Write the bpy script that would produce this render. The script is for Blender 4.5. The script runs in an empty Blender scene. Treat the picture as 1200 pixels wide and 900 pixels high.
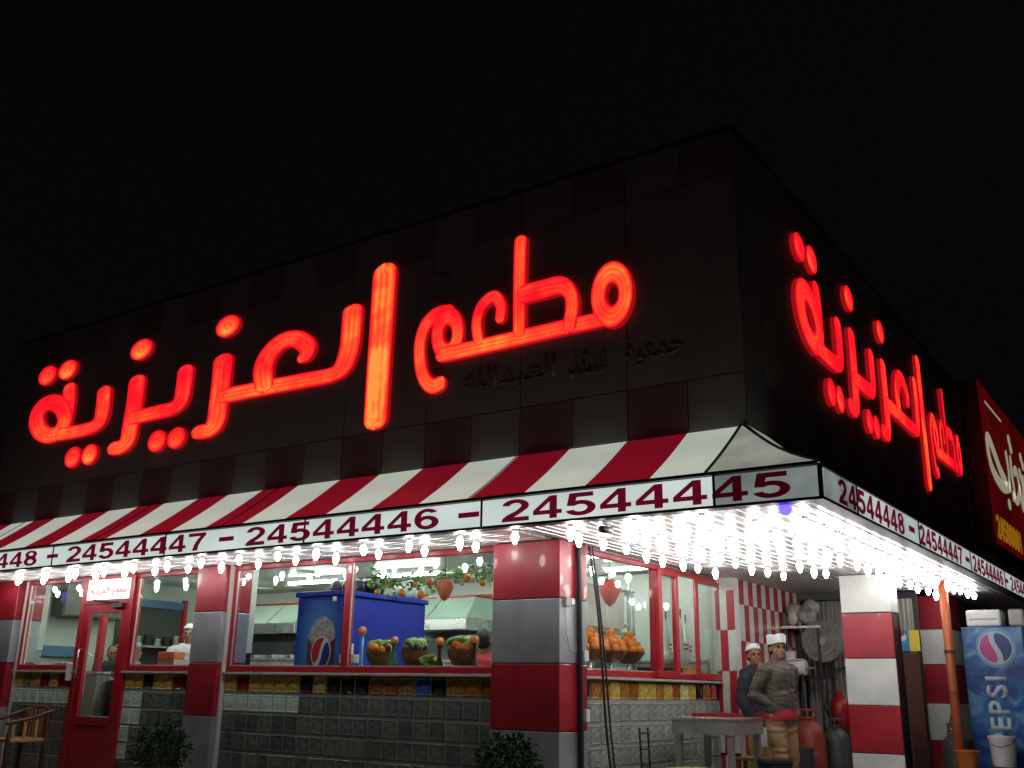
import bpy, bmesh, math, random
from mathutils import Vector, Matrix, noise as mnoise
random.seed(7)
S = bpy.context.scene
COL = S.collection
PI = math.pi

# ------------------------------------------------------------ camera
cam_d = bpy.data.cameras.new('camera'); cam = bpy.data.objects.new('camera', cam_d); COL.objects.link(cam)
S.camera = cam
cam_d.sensor_width = 36.0; cam_d.lens = 1172.98/1200*36; cam_d.clip_start = 0.05; cam_d.clip_end = 3000
PITCH, ROLL, YAW = 0.29566, 0.018617, -0.605585
fw = Vector((math.sin(YAW)*math.cos(PITCH), math.cos(YAW)*math.cos(PITCH), math.sin(PITCH)))
rt = Vector((math.cos(YAW), -math.sin(YAW), 0)); up = rt.cross(fw)
r2 = rt*math.cos(ROLL)+up*math.sin(ROLL); u2 = -rt*math.sin(ROLL)+up*math.cos(ROLL)
M = Matrix((r2, u2, -fw)).transposed().to_4x4(); M.translation = Vector((4.96, -8.0, 1.3))
cam.matrix_world = M
# ------------------------------------------------------------ night sky (no sun: the place is lit by its own lamps)
W = bpy.data.worlds.new('World'); S.world = W; W.use_nodes = True
nt = W.node_tree; bg = nt.nodes['Background']
sky = nt.nodes.new('ShaderNodeTexSky'); sky.sky_type = 'NISHITA'; sky.sun_disc = False
sky.sun_elevation = math.radians(-3); sky.sun_rotation = math.radians(200)
hs = nt.nodes.new('ShaderNodeHueSaturation'); hs.inputs['Saturation'].default_value = 0.12
nt.links.new(sky.outputs[0], hs.inputs['Color'])
mx = nt.nodes.new('ShaderNodeMix'); mx.data_type = 'RGBA'; mx.inputs['Factor'].default_value = 0.75
nt.links.new(hs.outputs[0], mx.inputs[6]); mx.inputs[7].default_value = (0.062, 0.055, 0.055, 1)
nt.links.new(mx.outputs[2], bg.inputs['Color']); bg.inputs['Strength'].default_value = 0.032
S.view_settings.view_transform = 'Standard'; S.view_settings.look = 'None'
S.view_settings.exposure = 0.0; S.view_settings.gamma = 1.0
S.cycles.max_bounces = 8; S.cycles.transparent_max_bounces = 16; S.cycles.sample_clamp_indirect = 8.0
S.cycles.caustics_reflective = False; S.cycles.caustics_refractive = False

# ------------------------------------------------------------ materials
MATS = {}
def mat(name, col=(.5,.5,.5), rough=.5, metal=0., var=.0, vscale=6., bump=0., bscale=40., emit=None, estr=0., coat=0., spec=.5):
    if name in MATS: return MATS[name]
    m = bpy.data.materials.new(name); m.use_nodes = True; MATS[name] = m
    t = m.node_tree; b = t.nodes['Principled BSDF']
    b.inputs['Roughness'].default_value = rough; b.inputs['Metallic'].default_value = metal
    b.inputs['Coat Weight'].default_value = coat; b.inputs['Specular IOR Level'].default_value = spec
    tc = t.nodes.new('ShaderNodeTexCoord')
    n = t.nodes.new('ShaderNodeTexNoise'); n.inputs['Scale'].default_value = vscale; n.inputs['Detail'].default_value = 5
    t.links.new(tc.outputs['Object'], n.inputs['Vector'])
    r = t.nodes.new('ShaderNodeValToRGB')
    r.color_ramp.elements[0].position = .3; r.color_ramp.elements[1].position = .7
    r.color_ramp.elements[0].color = tuple(c*(1-var) for c in col)+(1,)
    r.color_ramp.elements[1].color = tuple(min(1, c*(1+var)) for c in col)+(1,)
    t.links.new(n.outputs['Fac'], r.inputs['Fac']); t.links.new(r.outputs['Color'], b.inputs['Base Color'])
    rr = t.nodes.new('ShaderNodeMapRange'); rr.inputs['To Min'].default_value = max(0.02, rough-.07); rr.inputs['To Max'].default_value = min(1, rough+.07)
    t.links.new(n.outputs['Fac'], rr.inputs['Value']); t.links.new(rr.outputs['Result'], b.inputs['Roughness'])
    if bump:
        n2 = t.nodes.new('ShaderNodeTexNoise'); n2.inputs['Scale'].default_value = bscale; n2.inputs['Detail'].default_value = 4
        t.links.new(tc.outputs['Object'], n2.inputs['Vector'])
        bp = t.nodes.new('ShaderNodeBump'); bp.inputs['Strength'].default_value = bump; bp.inputs['Distance'].default_value = .02
        t.links.new(n2.outputs['Fac'], bp.inputs['Height']); t.links.new(bp.outputs['Normal'], b.inputs['Normal'])
    if emit:
        b.inputs['Emission Color'].default_value = emit+(1,); b.inputs['Emission Strength'].default_value = estr
    return m
def lit(name, col, strength, base=None, vscale=1.5, lo=.7, hi=1.15):
    """a lamp-lit translucent sheet: emission uneven where the tubes behind it are near or far"""
    m = mat(name, base or col, .45, var=.04)
    t = m.node_tree; b = t.nodes['Principled BSDF']
    tc = t.nodes.new('ShaderNodeTexCoord'); n = t.nodes.new('ShaderNodeTexNoise'); n.inputs['Scale'].default_value = vscale
    t.links.new(tc.outputs['Object'], n.inputs['Vector'])
    r = t.nodes.new('ShaderNodeMapRange'); r.inputs['From Min'].default_value = .3; r.inputs['From Max'].default_value = .7
    r.inputs['To Min'].default_value = lo*strength; r.inputs['To Max'].default_value = hi*strength
    t.links.new(n.outputs['Fac'], r.inputs['Value']); t.links.new(r.outputs['Result'], b.inputs['Emission Strength'])
    b.inputs['Emission Color'].default_value = tuple(col)+(1,)
    return m
def glass(name, tint=(.93,.97,.95), refl=1.0):
    m = bpy.data.materials.new(name); m.use_nodes = True; t = m.node_tree; t.nodes.clear(); MATS[name] = m
    o = t.nodes.new('ShaderNodeOutputMaterial'); mix = t.nodes.new('ShaderNodeMixShader')
    tr = t.nodes.new('ShaderNodeBsdfTransparent'); tr.inputs[0].default_value = tint+(1,)
    g = t.nodes.new('ShaderNodeBsdfGlossy'); g.inputs['Roughness'].default_value = .03
    lw = t.nodes.new('ShaderNodeLayerWeight'); lw.inputs['Blend'].default_value = .5      # Schlick fresnel, the same from both sides
    pw = t.nodes.new('ShaderNodeMath'); pw.operation = 'POWER'; pw.inputs[1].default_value = 5; t.links.new(lw.outputs['Facing'], pw.inputs[0])
    mu = t.nodes.new('ShaderNodeMath'); mu.operation = 'MULTIPLY_ADD'; mu.inputs[1].default_value = .96*refl; mu.inputs[2].default_value = .04*refl
    tc = t.nodes.new('ShaderNodeTexCoord'); n = t.nodes.new('ShaderNodeTexNoise'); n.inputs['Scale'].default_value = 3
    bp = t.nodes.new('ShaderNodeBump'); bp.inputs['Strength'].default_value = .03
    t.links.new(tc.outputs['Object'], n.inputs['Vector']); t.links.new(n.outputs['Fac'], bp.inputs['Height']); t.links.new(bp.outputs['Normal'], g.inputs['Normal'])
    t.links.new(pw.outputs[0], mu.inputs[0]); t.links.new(mu.outputs[0], mix.inputs[0])
    t.links.new(tr.outputs[0], mix.inputs[1]); t.links.new(g.outputs[0], mix.inputs[2]); t.links.new(mix.outputs[0], o.inputs[0])
    return m

# ------------------------------------------------------------ object helpers
ORG = {}
TRASH = []; SCRO = {}
SCR = bpy.data.scenes.new('scratch')   # used only while meshes are evaluated, removed at the end
ORD = 'first second third fourth fifth sixth seventh eighth ninth tenth eleventh twelfth thirteenth fourteenth fifteenth sixteenth seventeenth eighteenth nineteenth twentieth twenty-first twenty-second'.split()
def link(o, parent=None):
    COL.objects.link(o)
    if parent: o.parent = parent
    return o
def tag(o, label=None, cat=None, group=None, kind=None):
    if label: o['label'] = label
    if cat: o['category'] = cat
    if group: o['group'] = group
    if kind: o['kind'] = kind
    return o
def thing(name, label, cat, loc=(0,0,0), group=None):
    o = bpy.data.objects.new(name, None); o.empty_display_size = .1; link(o); o.location = loc; ORG[o.name] = Vector(loc)
    return tag(o, label, cat, group)
class MB:
    def __init__(s): s.v = []; s.f = []; s.uv = {}
    def add(s, vs, fs):
        b = len(s.v); s.v += [Vector(v) for v in vs]; s.f += [tuple(i+b for i in f) for f in fs]; return s
    def box(s, x0, x1, y0, y1, z0, z1):
        x0, x1 = min(x0,x1), max(x0,x1); y0, y1 = min(y0,y1), max(y0,y1); z0, z1 = min(z0,z1), max(z0,z1)
        return s.add([(x0,y0,z0),(x1,y0,z0),(x1,y1,z0),(x0,y1,z0),(x0,y0,z1),(x1,y0,z1),(x1,y1,z1),(x0,y1,z1)],
            [(0,3,2,1),(4,5,6,7),(0,1,5,4),(1,2,6,5),(2,3,7,6),(3,0,4,7)])
    def tube(s, pts, r, n=8, caps=True):
        pts = [Vector(p) for p in pts]; R = r if isinstance(r, (list,tuple)) else [r]*len(pts)
        rings = []; prev = None
        for i, p in enumerate(pts):
            d = (pts[min(i+1, len(pts)-1)]-pts[max(i-1, 0)]).normalized()
            a = prev if prev is not None else (Vector((0,0,1)) if abs(d.z) < .9 else Vector((1,0,0)))
            a = (a-d*a.dot(d)).normalized(); prev = a; b = d.cross(a)
            rings.append([p+(a*math.cos(2*PI*k/n)+b*math.sin(2*PI*k/n))*R[i] for k in range(n)])
        vs = [v for q in rings for v in q]; fs = []
        for i in range(len(pts)-1):
            for k in range(n): fs.append((i*n+k, i*n+(k+1)%n, (i+1)*n+(k+1)%n, (i+1)*n+k))
        if caps: fs += [tuple(range(n))[::-1], tuple((len(pts)-1)*n+k for k in range(n))]
        return s.add(vs, fs)
    def lathe(s, prof, c=(0,0,0), n=16):
        c = Vector(c); vs = []; fs = []
        for r, z in prof:
            for k in range(n): vs.append(c+Vector((r*math.cos(2*PI*k/n), r*math.sin(2*PI*k/n), z)))
        for i in range(len(prof)-1):
            for k in range(n): fs.append((i*n+k, i*n+(k+1)%n, (i+1)*n+(k+1)%n, (i+1)*n+k))
        fs += [tuple(range(n))[::-1], tuple((len(prof)-1)*n+k for k in range(n))]
        return s.add(vs, fs)
    def ball(s, c, r, n=12, m=8, jit=0):
        c = Vector(c); r = r if isinstance(r, (tuple,list)) else (r,r,r); vs = []; fs = []
        vs.append(c+Vector((0,0,-r[2])))
        for i in range(1, m):
            a = -PI/2+PI*i/m
            for k in range(n):
                j = 1+random.uniform(-jit, jit)
                vs.append(c+Vector((r[0]*math.cos(a)*math.cos(2*PI*k/n)*j, r[1]*math.cos(a)*math.sin(2*PI*k/n)*j, r[2]*math.sin(a)*j)))
        vs.append(c+Vector((0,0,r[2]))); L = len(vs)-1
        for k in range(n): fs.append((0, 1+(k+1)%n, 1+k)); fs.append((L, L-n+k, L-n+(k+1)%n))
        for i in range(m-2):
            for k in range(n): fs.append((1+i*n+k, 1+i*n+(k+1)%n, 1+(i+1)*n+(k+1)%n, 1+(i+1)*n+k))
        return s.add(vs, fs)
    def cap(s, p0, p1, r0, r1, sx=1, sy=1):
        p0 = Vector(p0); p1 = Vector(p1); L = (p1-p0).length; k = max(2, int(L/max(.012, min(r0,r1)*.8)))
        for i in range(k+1):
            t = i/k; r = r0+(r1-r0)*t; s.ball(p0.lerp(p1, t), (r*sx, r*sy, r), 10, 8)
        return s
    def prism(s, poly, o, a, b, d):
        """poly of (u,v) in the frame o + u*a + v*b, extruded by vector d"""
        o = Vector(o); a = Vector(a); b = Vector(b); d = Vector(d); n = len(poly)
        p = [o+a*u+b*v for u, v in poly]
        if a.cross(b).dot(d) > 0: p = p[::-1]
        return s.add(p+[q+d for q in p], [tuple(range(n)), tuple(range(2*n-1, n-1, -1))]+[(i, i+n, (i+1)%n+n, (i+1)%n) for i in range(n)])
    def mesh(s, name, org=Vector((0,0,0)), smooth=False):
        me = bpy.data.meshes.new(name); me.from_pydata([tuple(v-org) for v in s.v], [], s.f); me.validate()
        if smooth: me.polygons.foreach_set('use_smooth', [True]*len(me.polygons))
        return me
    def build(s, name, m, parent=None, smooth=False, bevel=0, org=None):
        if org is None:
            lo = Vector([min(v[i] for v in s.v) for i in range(3)]); hi = Vector([max(v[i] for v in s.v) for i in range(3)])
            org = (lo+hi)/2
            if parent is None: org.z = lo.z
        org = Vector(org); me = s.mesh(name, org, smooth); me.materials.append(m)
        o = bpy.data.objects.new(name, me); link(o, parent)
        o.location = org-(ORG[parent.name] if parent else Vector((0,0,0))); ORG[o.name] = org
        if bevel:
            bv = o.modifiers.new('bevel', 'BEVEL'); bv.width = bevel; bv.segments = 2; bv.limit_method = 'ANGLE'
        if smooth and len(s.f) > 30: me.set_sharp_from_angle(angle=math.radians(50))
        return o
def piece(name, me, loc, parent=None, rot=None):
    o = bpy.data.objects.new(name, me); link(o, parent); loc = Vector(loc)
    o.location = loc-(ORG[parent.name] if parent else Vector((0,0,0))); ORG[o.name] = loc
    if rot: o.rotation_euler = rot
    return o
def copy_tree(o, parent=None):
    c = o.copy(); COL.objects.link(c); c.parent = parent
    ORG[c.name] = ORG.get(o.name, Vector((0,0,0)))
    for ch in list(o.children): copy_tree(ch, c)
    return c
def box(name, m, parent, *a, bevel=0): return MB().box(*a).build(name, m, parent, bevel=bevel)
def organic(mb, voxel=.012, smooth=6, bumpy=0, folds=0):
    """join overlapping volumes into one continuous skin"""
    me = mb.mesh('tmp'); TRASH.append(me); o = SCRO.get('o')
    if not o:
        o = bpy.data.objects.new('tmp', me); SCRO['o'] = o; SCR.collection.objects.link(o); TRASH.append(o)
        r = o.modifiers.new('r', 'REMESH'); r.mode = 'VOXEL'; q = o.modifiers.new('s', 'SMOOTH'); q.factor = .5
    o.data = me; o.modifiers['r'].voxel_size = voxel; o.modifiers['s'].iterations = smooth
    VL_ = SCR.view_layers[0]; VL_.update(); dg = VL_.depsgraph
    out = bpy.data.meshes.new_from_object(o.evaluated_get(dg))
    if bumpy or folds:
        co = [v.co.copy() for v in out.vertices]; no = [v.normal.copy() for v in out.vertices]
        fl = []
        for c, m in zip(co, no): fl += list(c+m*(mnoise.noise(c*14)*bumpy+mnoise.noise(c*37)*bumpy*.4+folds*(1-abs(mnoise.noise(Vector((c.x*5+c.z*4, c.y*5, c.z*15)))*2.2))))
        out.vertices.foreach_set('co', fl); out.update()
    return out
def obj_mesh(name, me, m, parent=None, org=(0,0,0)):
    """me is in world coordinates; re-centre on org"""
    org = Vector(org)
    for v in me.vertices: v.co -= org
    me.name = name; me.materials.clear(); me.materials.append(m)
    me.polygons.foreach_set('use_smooth', [True]*len(me.polygons))
    o = bpy.data.objects.new(name, me); link(o, parent)
    o.location = org-(ORG[parent.name] if parent else Vector((0,0,0))); ORG[o.name] = org
    return o
TXT = {}
def glyphs(txt, bold=0.0, ext=.01, wh=None):
    """a text as a mesh in the local xz plane facing -y, centred; wh = exact width and height"""
    key = (txt, bold, ext, wh)
    if key in TXT: return TXT[key]
    c = bpy.data.curves.new('text', 'FONT'); c.body = txt; c.size = 1; c.offset = bold; c.extrude = 0; c.resolution_u = 4
    o = bpy.data.objects.new('t', c); SCR.collection.objects.link(o)
    SCR.view_layers[0].update(); dg = SCR.view_layers[0].depsgraph
    me = bpy.data.meshes.new_from_object(o.evaluated_get(dg)); TRASH.append(o); SCR.collection.objects.unlink(o)
    bm = bmesh.new(); bm.from_mesh(me); bmesh.ops.remove_doubles(bm, verts=bm.verts, dist=1e-4)
    xs = [v.co.x for v in bm.verts]; ys = [v.co.y for v in bm.verts]
    x0, x1, y0, y1 = min(xs), max(xs), min(ys), max(ys)
    w, h = wh if wh else (x1-x0, y1-y0)
    if w is None: w = (x1-x0)*h/(y1-y0)
    for v in bm.verts:
        x = ((v.co.x-x0)/(x1-x0)-.5)*w; z = ((v.co.y-y0)/(y1-y0)-.5)*h; v.co = Vector((x, 0, z))
    r = bmesh.ops.extrude_face_region(bm, geom=list(bm.faces))
    for e in r['geom']:
        if isinstance(e, bmesh.types.BMVert): e.co.y = -ext
    bmesh.ops.recalc_face_normals(bm, faces=bm.faces)
    bm.to_mesh(me); bm.free(); TXT[key] = me
    return me
def _arc(cx, cy, rx, ry, a0, a1, n=12): return [(cx+rx*math.cos(math.radians(a0+(a1-a0)*i/n)), cy+ry*math.sin(math.radians(a0+(a1-a0)*i/n))) for i in range(n+1)]
DIGITS = {   # bold wide grotesque numerals: outline, then holes
 '4': [[(.58,1),(.83,1),(.83,.37),(1,.37),(1,.19),(.83,.19),(.83,0),(.58,0),(.58,.19),(0,.19),(0,.38)], [(.58,.37),(.21,.37),(.58,.76)]],
 '7': [[(0,1),(1,1),(1,.85),(.78,.60),(.62,.30),(.56,0),(.28,0),(.36,.32),(.52,.60),(.71,.81),(0,.81)]],
 '2': [_arc(.5,.69,.49,.31,172,-28)+[(.70,.36),(.44,.19),(.99,.19),(.99,0),(0,0),(.03,.15),(.20,.30),(.52,.46)]+_arc(.5,.69,.22,.14,-35,172)],
 '5': [[(.12,1),(.92,1),(.92,.81),(.36,.81),(.32,.64)]+_arc(.48,.335,.52,.335,100,-162,18)+_arc(.48,.335,.25,.16,-158,140,14)+[(.03,.46)]],
 '6': [_arc(.5,.70,.46,.30,22,90,6)+_arc(.5,.5,.5,.5,95,270,16)+_arc(.5,.33,.5,.33,-85,88,12)+[(.36,.645),(.27,.58),(.28,.70)]+_arc(.5,.70,.21,.14,165,30,8), _arc(.5,.33,.23,.155,0,348,20)],
 '8': [_arc(.5,.29,.5,.29,142,398,20)+_arc(.5,.75,.45,.25,-38,218,20), _arc(.5,.285,.23,.135,0,348,18), _arc(.5,.76,.20,.105,0,348,18)],
 '1': [[(.45,1),(.85,1),(.85,0),(.45,0),(.45,.72),(.1,.60),(.1,.78)]],
 '-': [[(0,0),(1,0),(1,1),(0,1)]]}
def numeral(ch, wh, ext):
    key = ('num', ch, wh, ext)
    if key in TXT: return TXT[key]
    c = bpy.data.curves.new('numeral', 'CURVE'); c.dimensions = '2D'; c.fill_mode = 'BOTH'
    for poly in DIGITS[ch]:
        sp = c.splines.new('POLY'); sp.points.add(len(poly)-1); sp.use_cyclic_u = True
        for p, (x, y) in zip(sp.points, poly): p.co = (x, y, 0, 1)
    o = bpy.data.objects.new('t', c); SCR.collection.objects.link(o); SCR.view_layers[0].update()
    me = bpy.data.meshes.new_from_object(o.evaluated_get(SCR.view_layers[0].depsgraph)); TRASH.append(o); SCR.collection.objects.unlink(o)
    bm = bmesh.new(); bm.from_mesh(me); bmesh.ops.remove_doubles(bm, verts=bm.verts, dist=1e-4)
    for v in bm.verts: v.co = Vector(((v.co.x-.5)*wh[0], 0, (v.co.y-.5)*wh[1]))
    r = bmesh.ops.extrude_face_region(bm, geom=list(bm.faces))
    for e in r['geom']:
        if isinstance(e, bmesh.types.BMVert): e.co.y = -ext
    bmesh.ops.recalc_face_normals(bm, faces=bm.faces); bm.to_mesh(me); bm.free(); TXT[key] = me
    return me
def text(name, txt, m, parent, loc, rot=(0,0,0), bold=.0, ext=.01, wh=None):
    me = numeral(txt, wh, ext) if txt in DIGITS else glyphs(txt, bold, ext, wh)
    if me.materials and me.materials[0] is not m:
        me = me.copy(); me.materials.clear()
    if not me.materials: me.materials.append(m)
    return piece(name, me, loc, parent, rot)

# common materials
RED = mat('red_paint', (.42,.012,.022), .35, var=.08, vscale=3, coat=.3)
RED_ACP = mat('red_cladding', (.36,.014,.028), .36, var=.22, vscale=3.5, coat=.15, bump=.10, bscale=2.2)
GREY_ACP = mat('silver_cladding', (.38,.38,.41), .36, metal=.35, var=.16, vscale=3.5, bump=.10, bscale=2.2)
WHITE_ACP = mat('white_cladding', (.68,.68,.65), .40, var=.12, vscale=4, bump=.12, bscale=2.2)
DARKJ = mat('dark_joint', (.02,.02,.02), .7)
BLACK = mat('black_metal', (.02,.02,.022), .45)
STEEL = mat('stainless_steel', (.55,.56,.55), .28, metal=.9, var=.08)
GREY = mat('grey_plastic', (.4,.4,.4), .5)
WHITE = mat('white_plastic', (.75,.75,.73), .45, var=.03)
WALLW = mat('kitchen_wall', (.52,.57,.49), .5, var=.08, vscale=1.2)
GLASS = glass('window_glass')
CONC = mat('concrete', (.2,.19,.18), .85, var=.2, vscale=4, bump=.3)
# ============================================================ ground
g = MB(); g.add([(-600,-600,0),(600,-600,0),(600,600,0),(-600,600,0)], [(0,1,2,3)])
tag(g.build('road', mat('asphalt', (.05,.05,.05), .8, var=.3, vscale=8, bump=.4, bscale=60), org=(0,0,0)), kind='structure')
tag(MB().box(-24,14,-12,12,.004,.15).build('bounce_pavement', mat('bounce_paving', (.34,.32,.29), .75, var=.2, vscale=5, bump=.2), bevel=.02), kind='structure')  # unseen forecourt, stretched out and kept pale to bounce light up the fascia
tag(MB().box(-24,14.15,-12.15,-12.003,.004,.145).build('kerb', CONC, bevel=.02), kind='structure')

# ============================================================ restaurant building
XF, YF = 1.92, -.08
bld = thing('restaurant_building', 'corner restaurant with a tall dark panelled parapet, red framed windows and glass block base', 'building', (0,0,.15))
# body behind the fascia
body = MB()
body.box(-10.0, XF-.04, YF+.04, 9.56, 2.98, 6.33)
body.build('upper_wall', DARKJ, bld)
box('roof', CONC, bld, -10.0, XF-.05, YF+.05, 9.56, 6.332, 6.36)
# fascia panels (front and right side)
F_GREY = mat('fascia_grey_panel', (.29,.255,.248), .5, var=.12, vscale=1.5)
F_RED = mat('fascia_red_panel', (.25,.165,.165), .5, var=.12, vscale=1.5)
pm = {}
def fpanel(w, h, m):
    k = (round(w,3), round(h,3), m.name)
    if k not in pm:
        g = MB().box(-w/2+.005, w/2-.005, -.012, .012, -h/2+.005, h/2-.005); me = g.mesh('fascia_panel'); me.materials.append(m); pm[k] = me
    return pm[k]
def put_panel(u0, u1, z0, z1, m, side):
    me = fpanel(u1-u0, z1-z0, m)
    if side == 'front': piece('fascia_panel', me, ((u0+u1)/2, YF+.012, (z0+z1)/2), bld)
    else: piece('fascia_panel', me, (XF-.012, (u0+u1)/2, (z0+z1)/2), bld, (0,0,PI/2))
edges = [1.92]
x = 1.38
while x > -10: edges.append(x); x -= .6
edges.append(-10.0); edges = edges[::-1]
for i in range(len(edges)-1):
    a, b = edges[i], edges[i+1]; k = len(edges)-2-i
    put_panel(a, b, 3.49, 3.97, F_GREY if k % 2 == 0 else F_RED, 'front')
    put_panel(a, b, 5.90, 6.35, F_RED if k % 2 == 0 else F_GREY, 'front')
xs = [1.92]; x = .78
while x > -10: xs.append(x); x -= 1.2
xs.append(-10.0)
for a, b in zip(xs[1:], xs[:-1]): put_panel(a, b, 3.97, 5.90, F_GREY, 'front')
ys = [YF+.02]; y = .5
while y < 9.5: ys.append(y); y += .6
ys.append(9.58)
for i, (a, b) in enumerate(zip(ys[:-1], ys[1:])):
    put_panel(a, b, 3.49, 3.97, F_GREY if i % 2 == 0 else F_RED, 'side')
    put_panel(a, b, 5.90, 6.35, F_RED if i % 2 == 0 else F_GREY, 'side')
y = YF+.02; n = 0
while y < 9.5:
    y1 = min(9.58, (1.1 if n == 0 else y+1.2)); put_panel(y, y1, 3.97, 5.90, F_GREY, 'side'); y = y1; n += 1
# parapet cap
cp = MB().box(-10.02, XF+.01, YF-.01, YF+.12, 6.352, 6.385).box(XF-.12, XF+.01, YF+.122, 9.58, 6.352, 6.385)
cp.build('parapet_cap', BLACK, bld)

# ---- soffit of lining slats
SLAT = mat('soffit_aluminium', (.66,.65,.64), .34, metal=.5, var=.06, vscale=4)
box('soffit_backing', BLACK, bld, -10, 2.70, -.82, .12, 2.70, 2.74)
box('soffit_backing', BLACK, bld, -.10, 2.70, .122, 6.4, 2.70, 2.74)
box('soffit_backing', BLACK, bld, 1.86, 2.70, 6.402, 12.5, 2.70, 2.74)
sm = {}
def slat(x0, x1, y0, y1):
    k = (round(x1-x0,3), round(y1-y0,3))
    if k not in sm:
        w, d = k
        g = MB()
        if w > d:   # long in x: a shallow pan with turned-up edges
            g.add([(-w/2,-d/2,.03),(-w/2,-d/2+.008,0),(-w/2,d/2-.008,0),(-w/2,d/2,.03),(w/2,-d/2,.03),(w/2,-d/2+.008,0),(w/2,d/2-.008,0),(w/2,d/2,.03)],
                  [(0,1,5,4),(1,2,6,5),(2,3,7,6),(0,3,2,1),(4,5,6,7)])
        else:
            g.add([(-w/2,-d/2,.03),(-w/2+.008,-d/2,0),(w/2-.008,-d/2,0),(w/2,-d/2,.03),(-w/2,d/2,.03),(-w/2+.008,d/2,0),(w/2-.008,d/2,0),(w/2,d/2,.03)],
                  [(0,4,5,1),(1,5,6,2),(2,6,7,3),(0,1,2,3),(4,7,6,5)])
        me = g.mesh('soffit_slat'); me.materials.append(SLAT); sm[k] = me
    piece('soffit_slat', sm[k], ((x0+x1)/2, (y0+y1)/2, 2.655), bld)
y = -.85
while y < .10:
    x = -9.96
    while x < -.1: slat(x, min(x+3.28, -.02), y, y+.1); x += 3.29
    y += .108
x = -.005
while x < 2.68:
    y0 = -.85
    for y1 in (2.3, 6.2):
        slat(x, x+.1, y0+.004, y1); y0 = y1
    if x > 1.85:
        slat(x, x+.1, 6.204, 9.2); slat(x, x+.1, 9.204, 12.3)
    x += .108

# ---- pillars
def pillar(x0, x1, y0, y1, zs, cols, zb=.15, label=None):
    p = box('pillar', DARKJ, bld, x0+.012, x1-.012, y0+.012, y1-.012, zb, 2.66)
    if label: p['label'] = label
    for (a, b), m in zip(zip(zs[1:], zs[:-1]), cols):
        g = MB().box(x0, x1, y0, y1, a+.004, b-.004); g.build('cladding_panel', m, p, bevel=.006)
zz = [2.652, 2.115, 1.53, .94, .35, .152]
pillar(-.76, 0, 0, .50, zz, [RED_ACP, GREY_ACP, RED_ACP, GREY_ACP, RED_ACP], label='red and silver clad corner pillar')
pillar(-5.17, -4.66, 0, .42, zz, [RED_ACP, GREY_ACP, RED_ACP, GREY_ACP, RED_ACP])
pillar(-9.75, -9.09, 0, .42, zz, [RED_ACP, GREY_ACP, RED_ACP, GREY_ACP, RED_ACP])
z2 = [2.652, 2.215, 1.705, 1.195, .685, .175, .152]
pillar(1.36, 1.93, 4.05, 4.36, z2, [WHITE_ACP, RED_ACP]*3, label='red and white banded pillar under the canopy')
DKP = mat('dark_polished_strip', (.03,.03,.032), .12, metal=.6)
box('edge_strip', DKP, bld, 1.932, 1.938, 4.06, 4.35, .16, 2.22)
z3 = [2.652, 2.66-.46+.0, 1.727, 1.215, .735, .23, .152]
pillar(1.36, 1.93, 7.14, 7.8, [2.652, 2.20, 1.727, 1.215, .735, .23, .152], [RED_ACP, WHITE_ACP]*3)
# narrow door jamb strips beside pillars
box('trim', WHITE, bld, -9.06, -9.0, .10, .22, .15, 2.65)
box('trim', WHITE, bld, -4.655, -4.625, .06, .20, .15, 2.65)

# ---- glass block base
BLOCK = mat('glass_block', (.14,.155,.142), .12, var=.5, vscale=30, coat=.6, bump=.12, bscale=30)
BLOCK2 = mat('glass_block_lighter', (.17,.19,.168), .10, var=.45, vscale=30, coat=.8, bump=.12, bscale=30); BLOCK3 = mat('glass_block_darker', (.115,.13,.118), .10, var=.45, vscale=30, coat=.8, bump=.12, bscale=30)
BLOCKL = mat('glass_block_side_lit_tint', (.32,.35,.31), .12, var=.4, vscale=30, coat=.6, bump=.12, bscale=30)  # same blocks on the side wall, its stronger light put into the colour
BLOCKM = mat('glass_block_side_lit_tint_dull', (.27,.30,.265), .12, var=.4, vscale=30, coat=.6, bump=.12, bscale=30)
BLOCKP = mat('glass_block_lit_tint', (.60,.74,.63), .12, var=.25, vscale=40, coat=.6, bump=.12, bscale=30)  # light caught in a few blocks, put into their colour
MORT = mat('mortar', (.30,.31,.29), .8)
BC = {'a': (.62,.43,.10), 'b': (.30,.11,.02), 'r': (.25,.012,.012), 'k': (.02,.015,.012), 'u': (.06,.12,.5), 'y': (.75,.68,.34), 'o': (.40,.17,.025), 'g': (.26,.22,.09), 'R': (.5,.03,.02)}
BM = {k: mat('tinted_glass_block_'+{'a':'amber','b':'brown','r':'wine','k':'black','u':'blue','y':'cream','o':'orange','g':'olive','R':'red'}[k], c, .12, var=.45, vscale=22, coat=.6, bump=.12, bscale=30) for k, c in BC.items()}
bmesh_cache = {}
def block_mesh(m, h):
    k = (m.name, h)
    if k not in bmesh_cache:
        w = .094; hh = h/2-.004; g = MB()
        r = [(w,0,hh),(w-.012,-.012,hh-.012),(w-.024,-.006,hh-.024)]
        vs = []
        for a, d, b in r: vs += [(-a,d,-b),(a,d,-b),(a,d,b),(-a,d,b)]
        fs = []
        for i in (0,4):
            for k2 in range(4): fs.append((i+k2, i+(k2+1)%4, i+4+(k2+1)%4, i+4+k2))
        # pressed centre: a shallow diamond
        vs.append((0,-.015,0)); fs += [(8+k2, 8+(k2+1)%4, 12) for k2 in range(4)]
        g.add(vs, fs); me = g.mesh('glass_block'); me.materials.append(m); bmesh_cache[k] = me
    return bmesh_cache[k]
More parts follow.
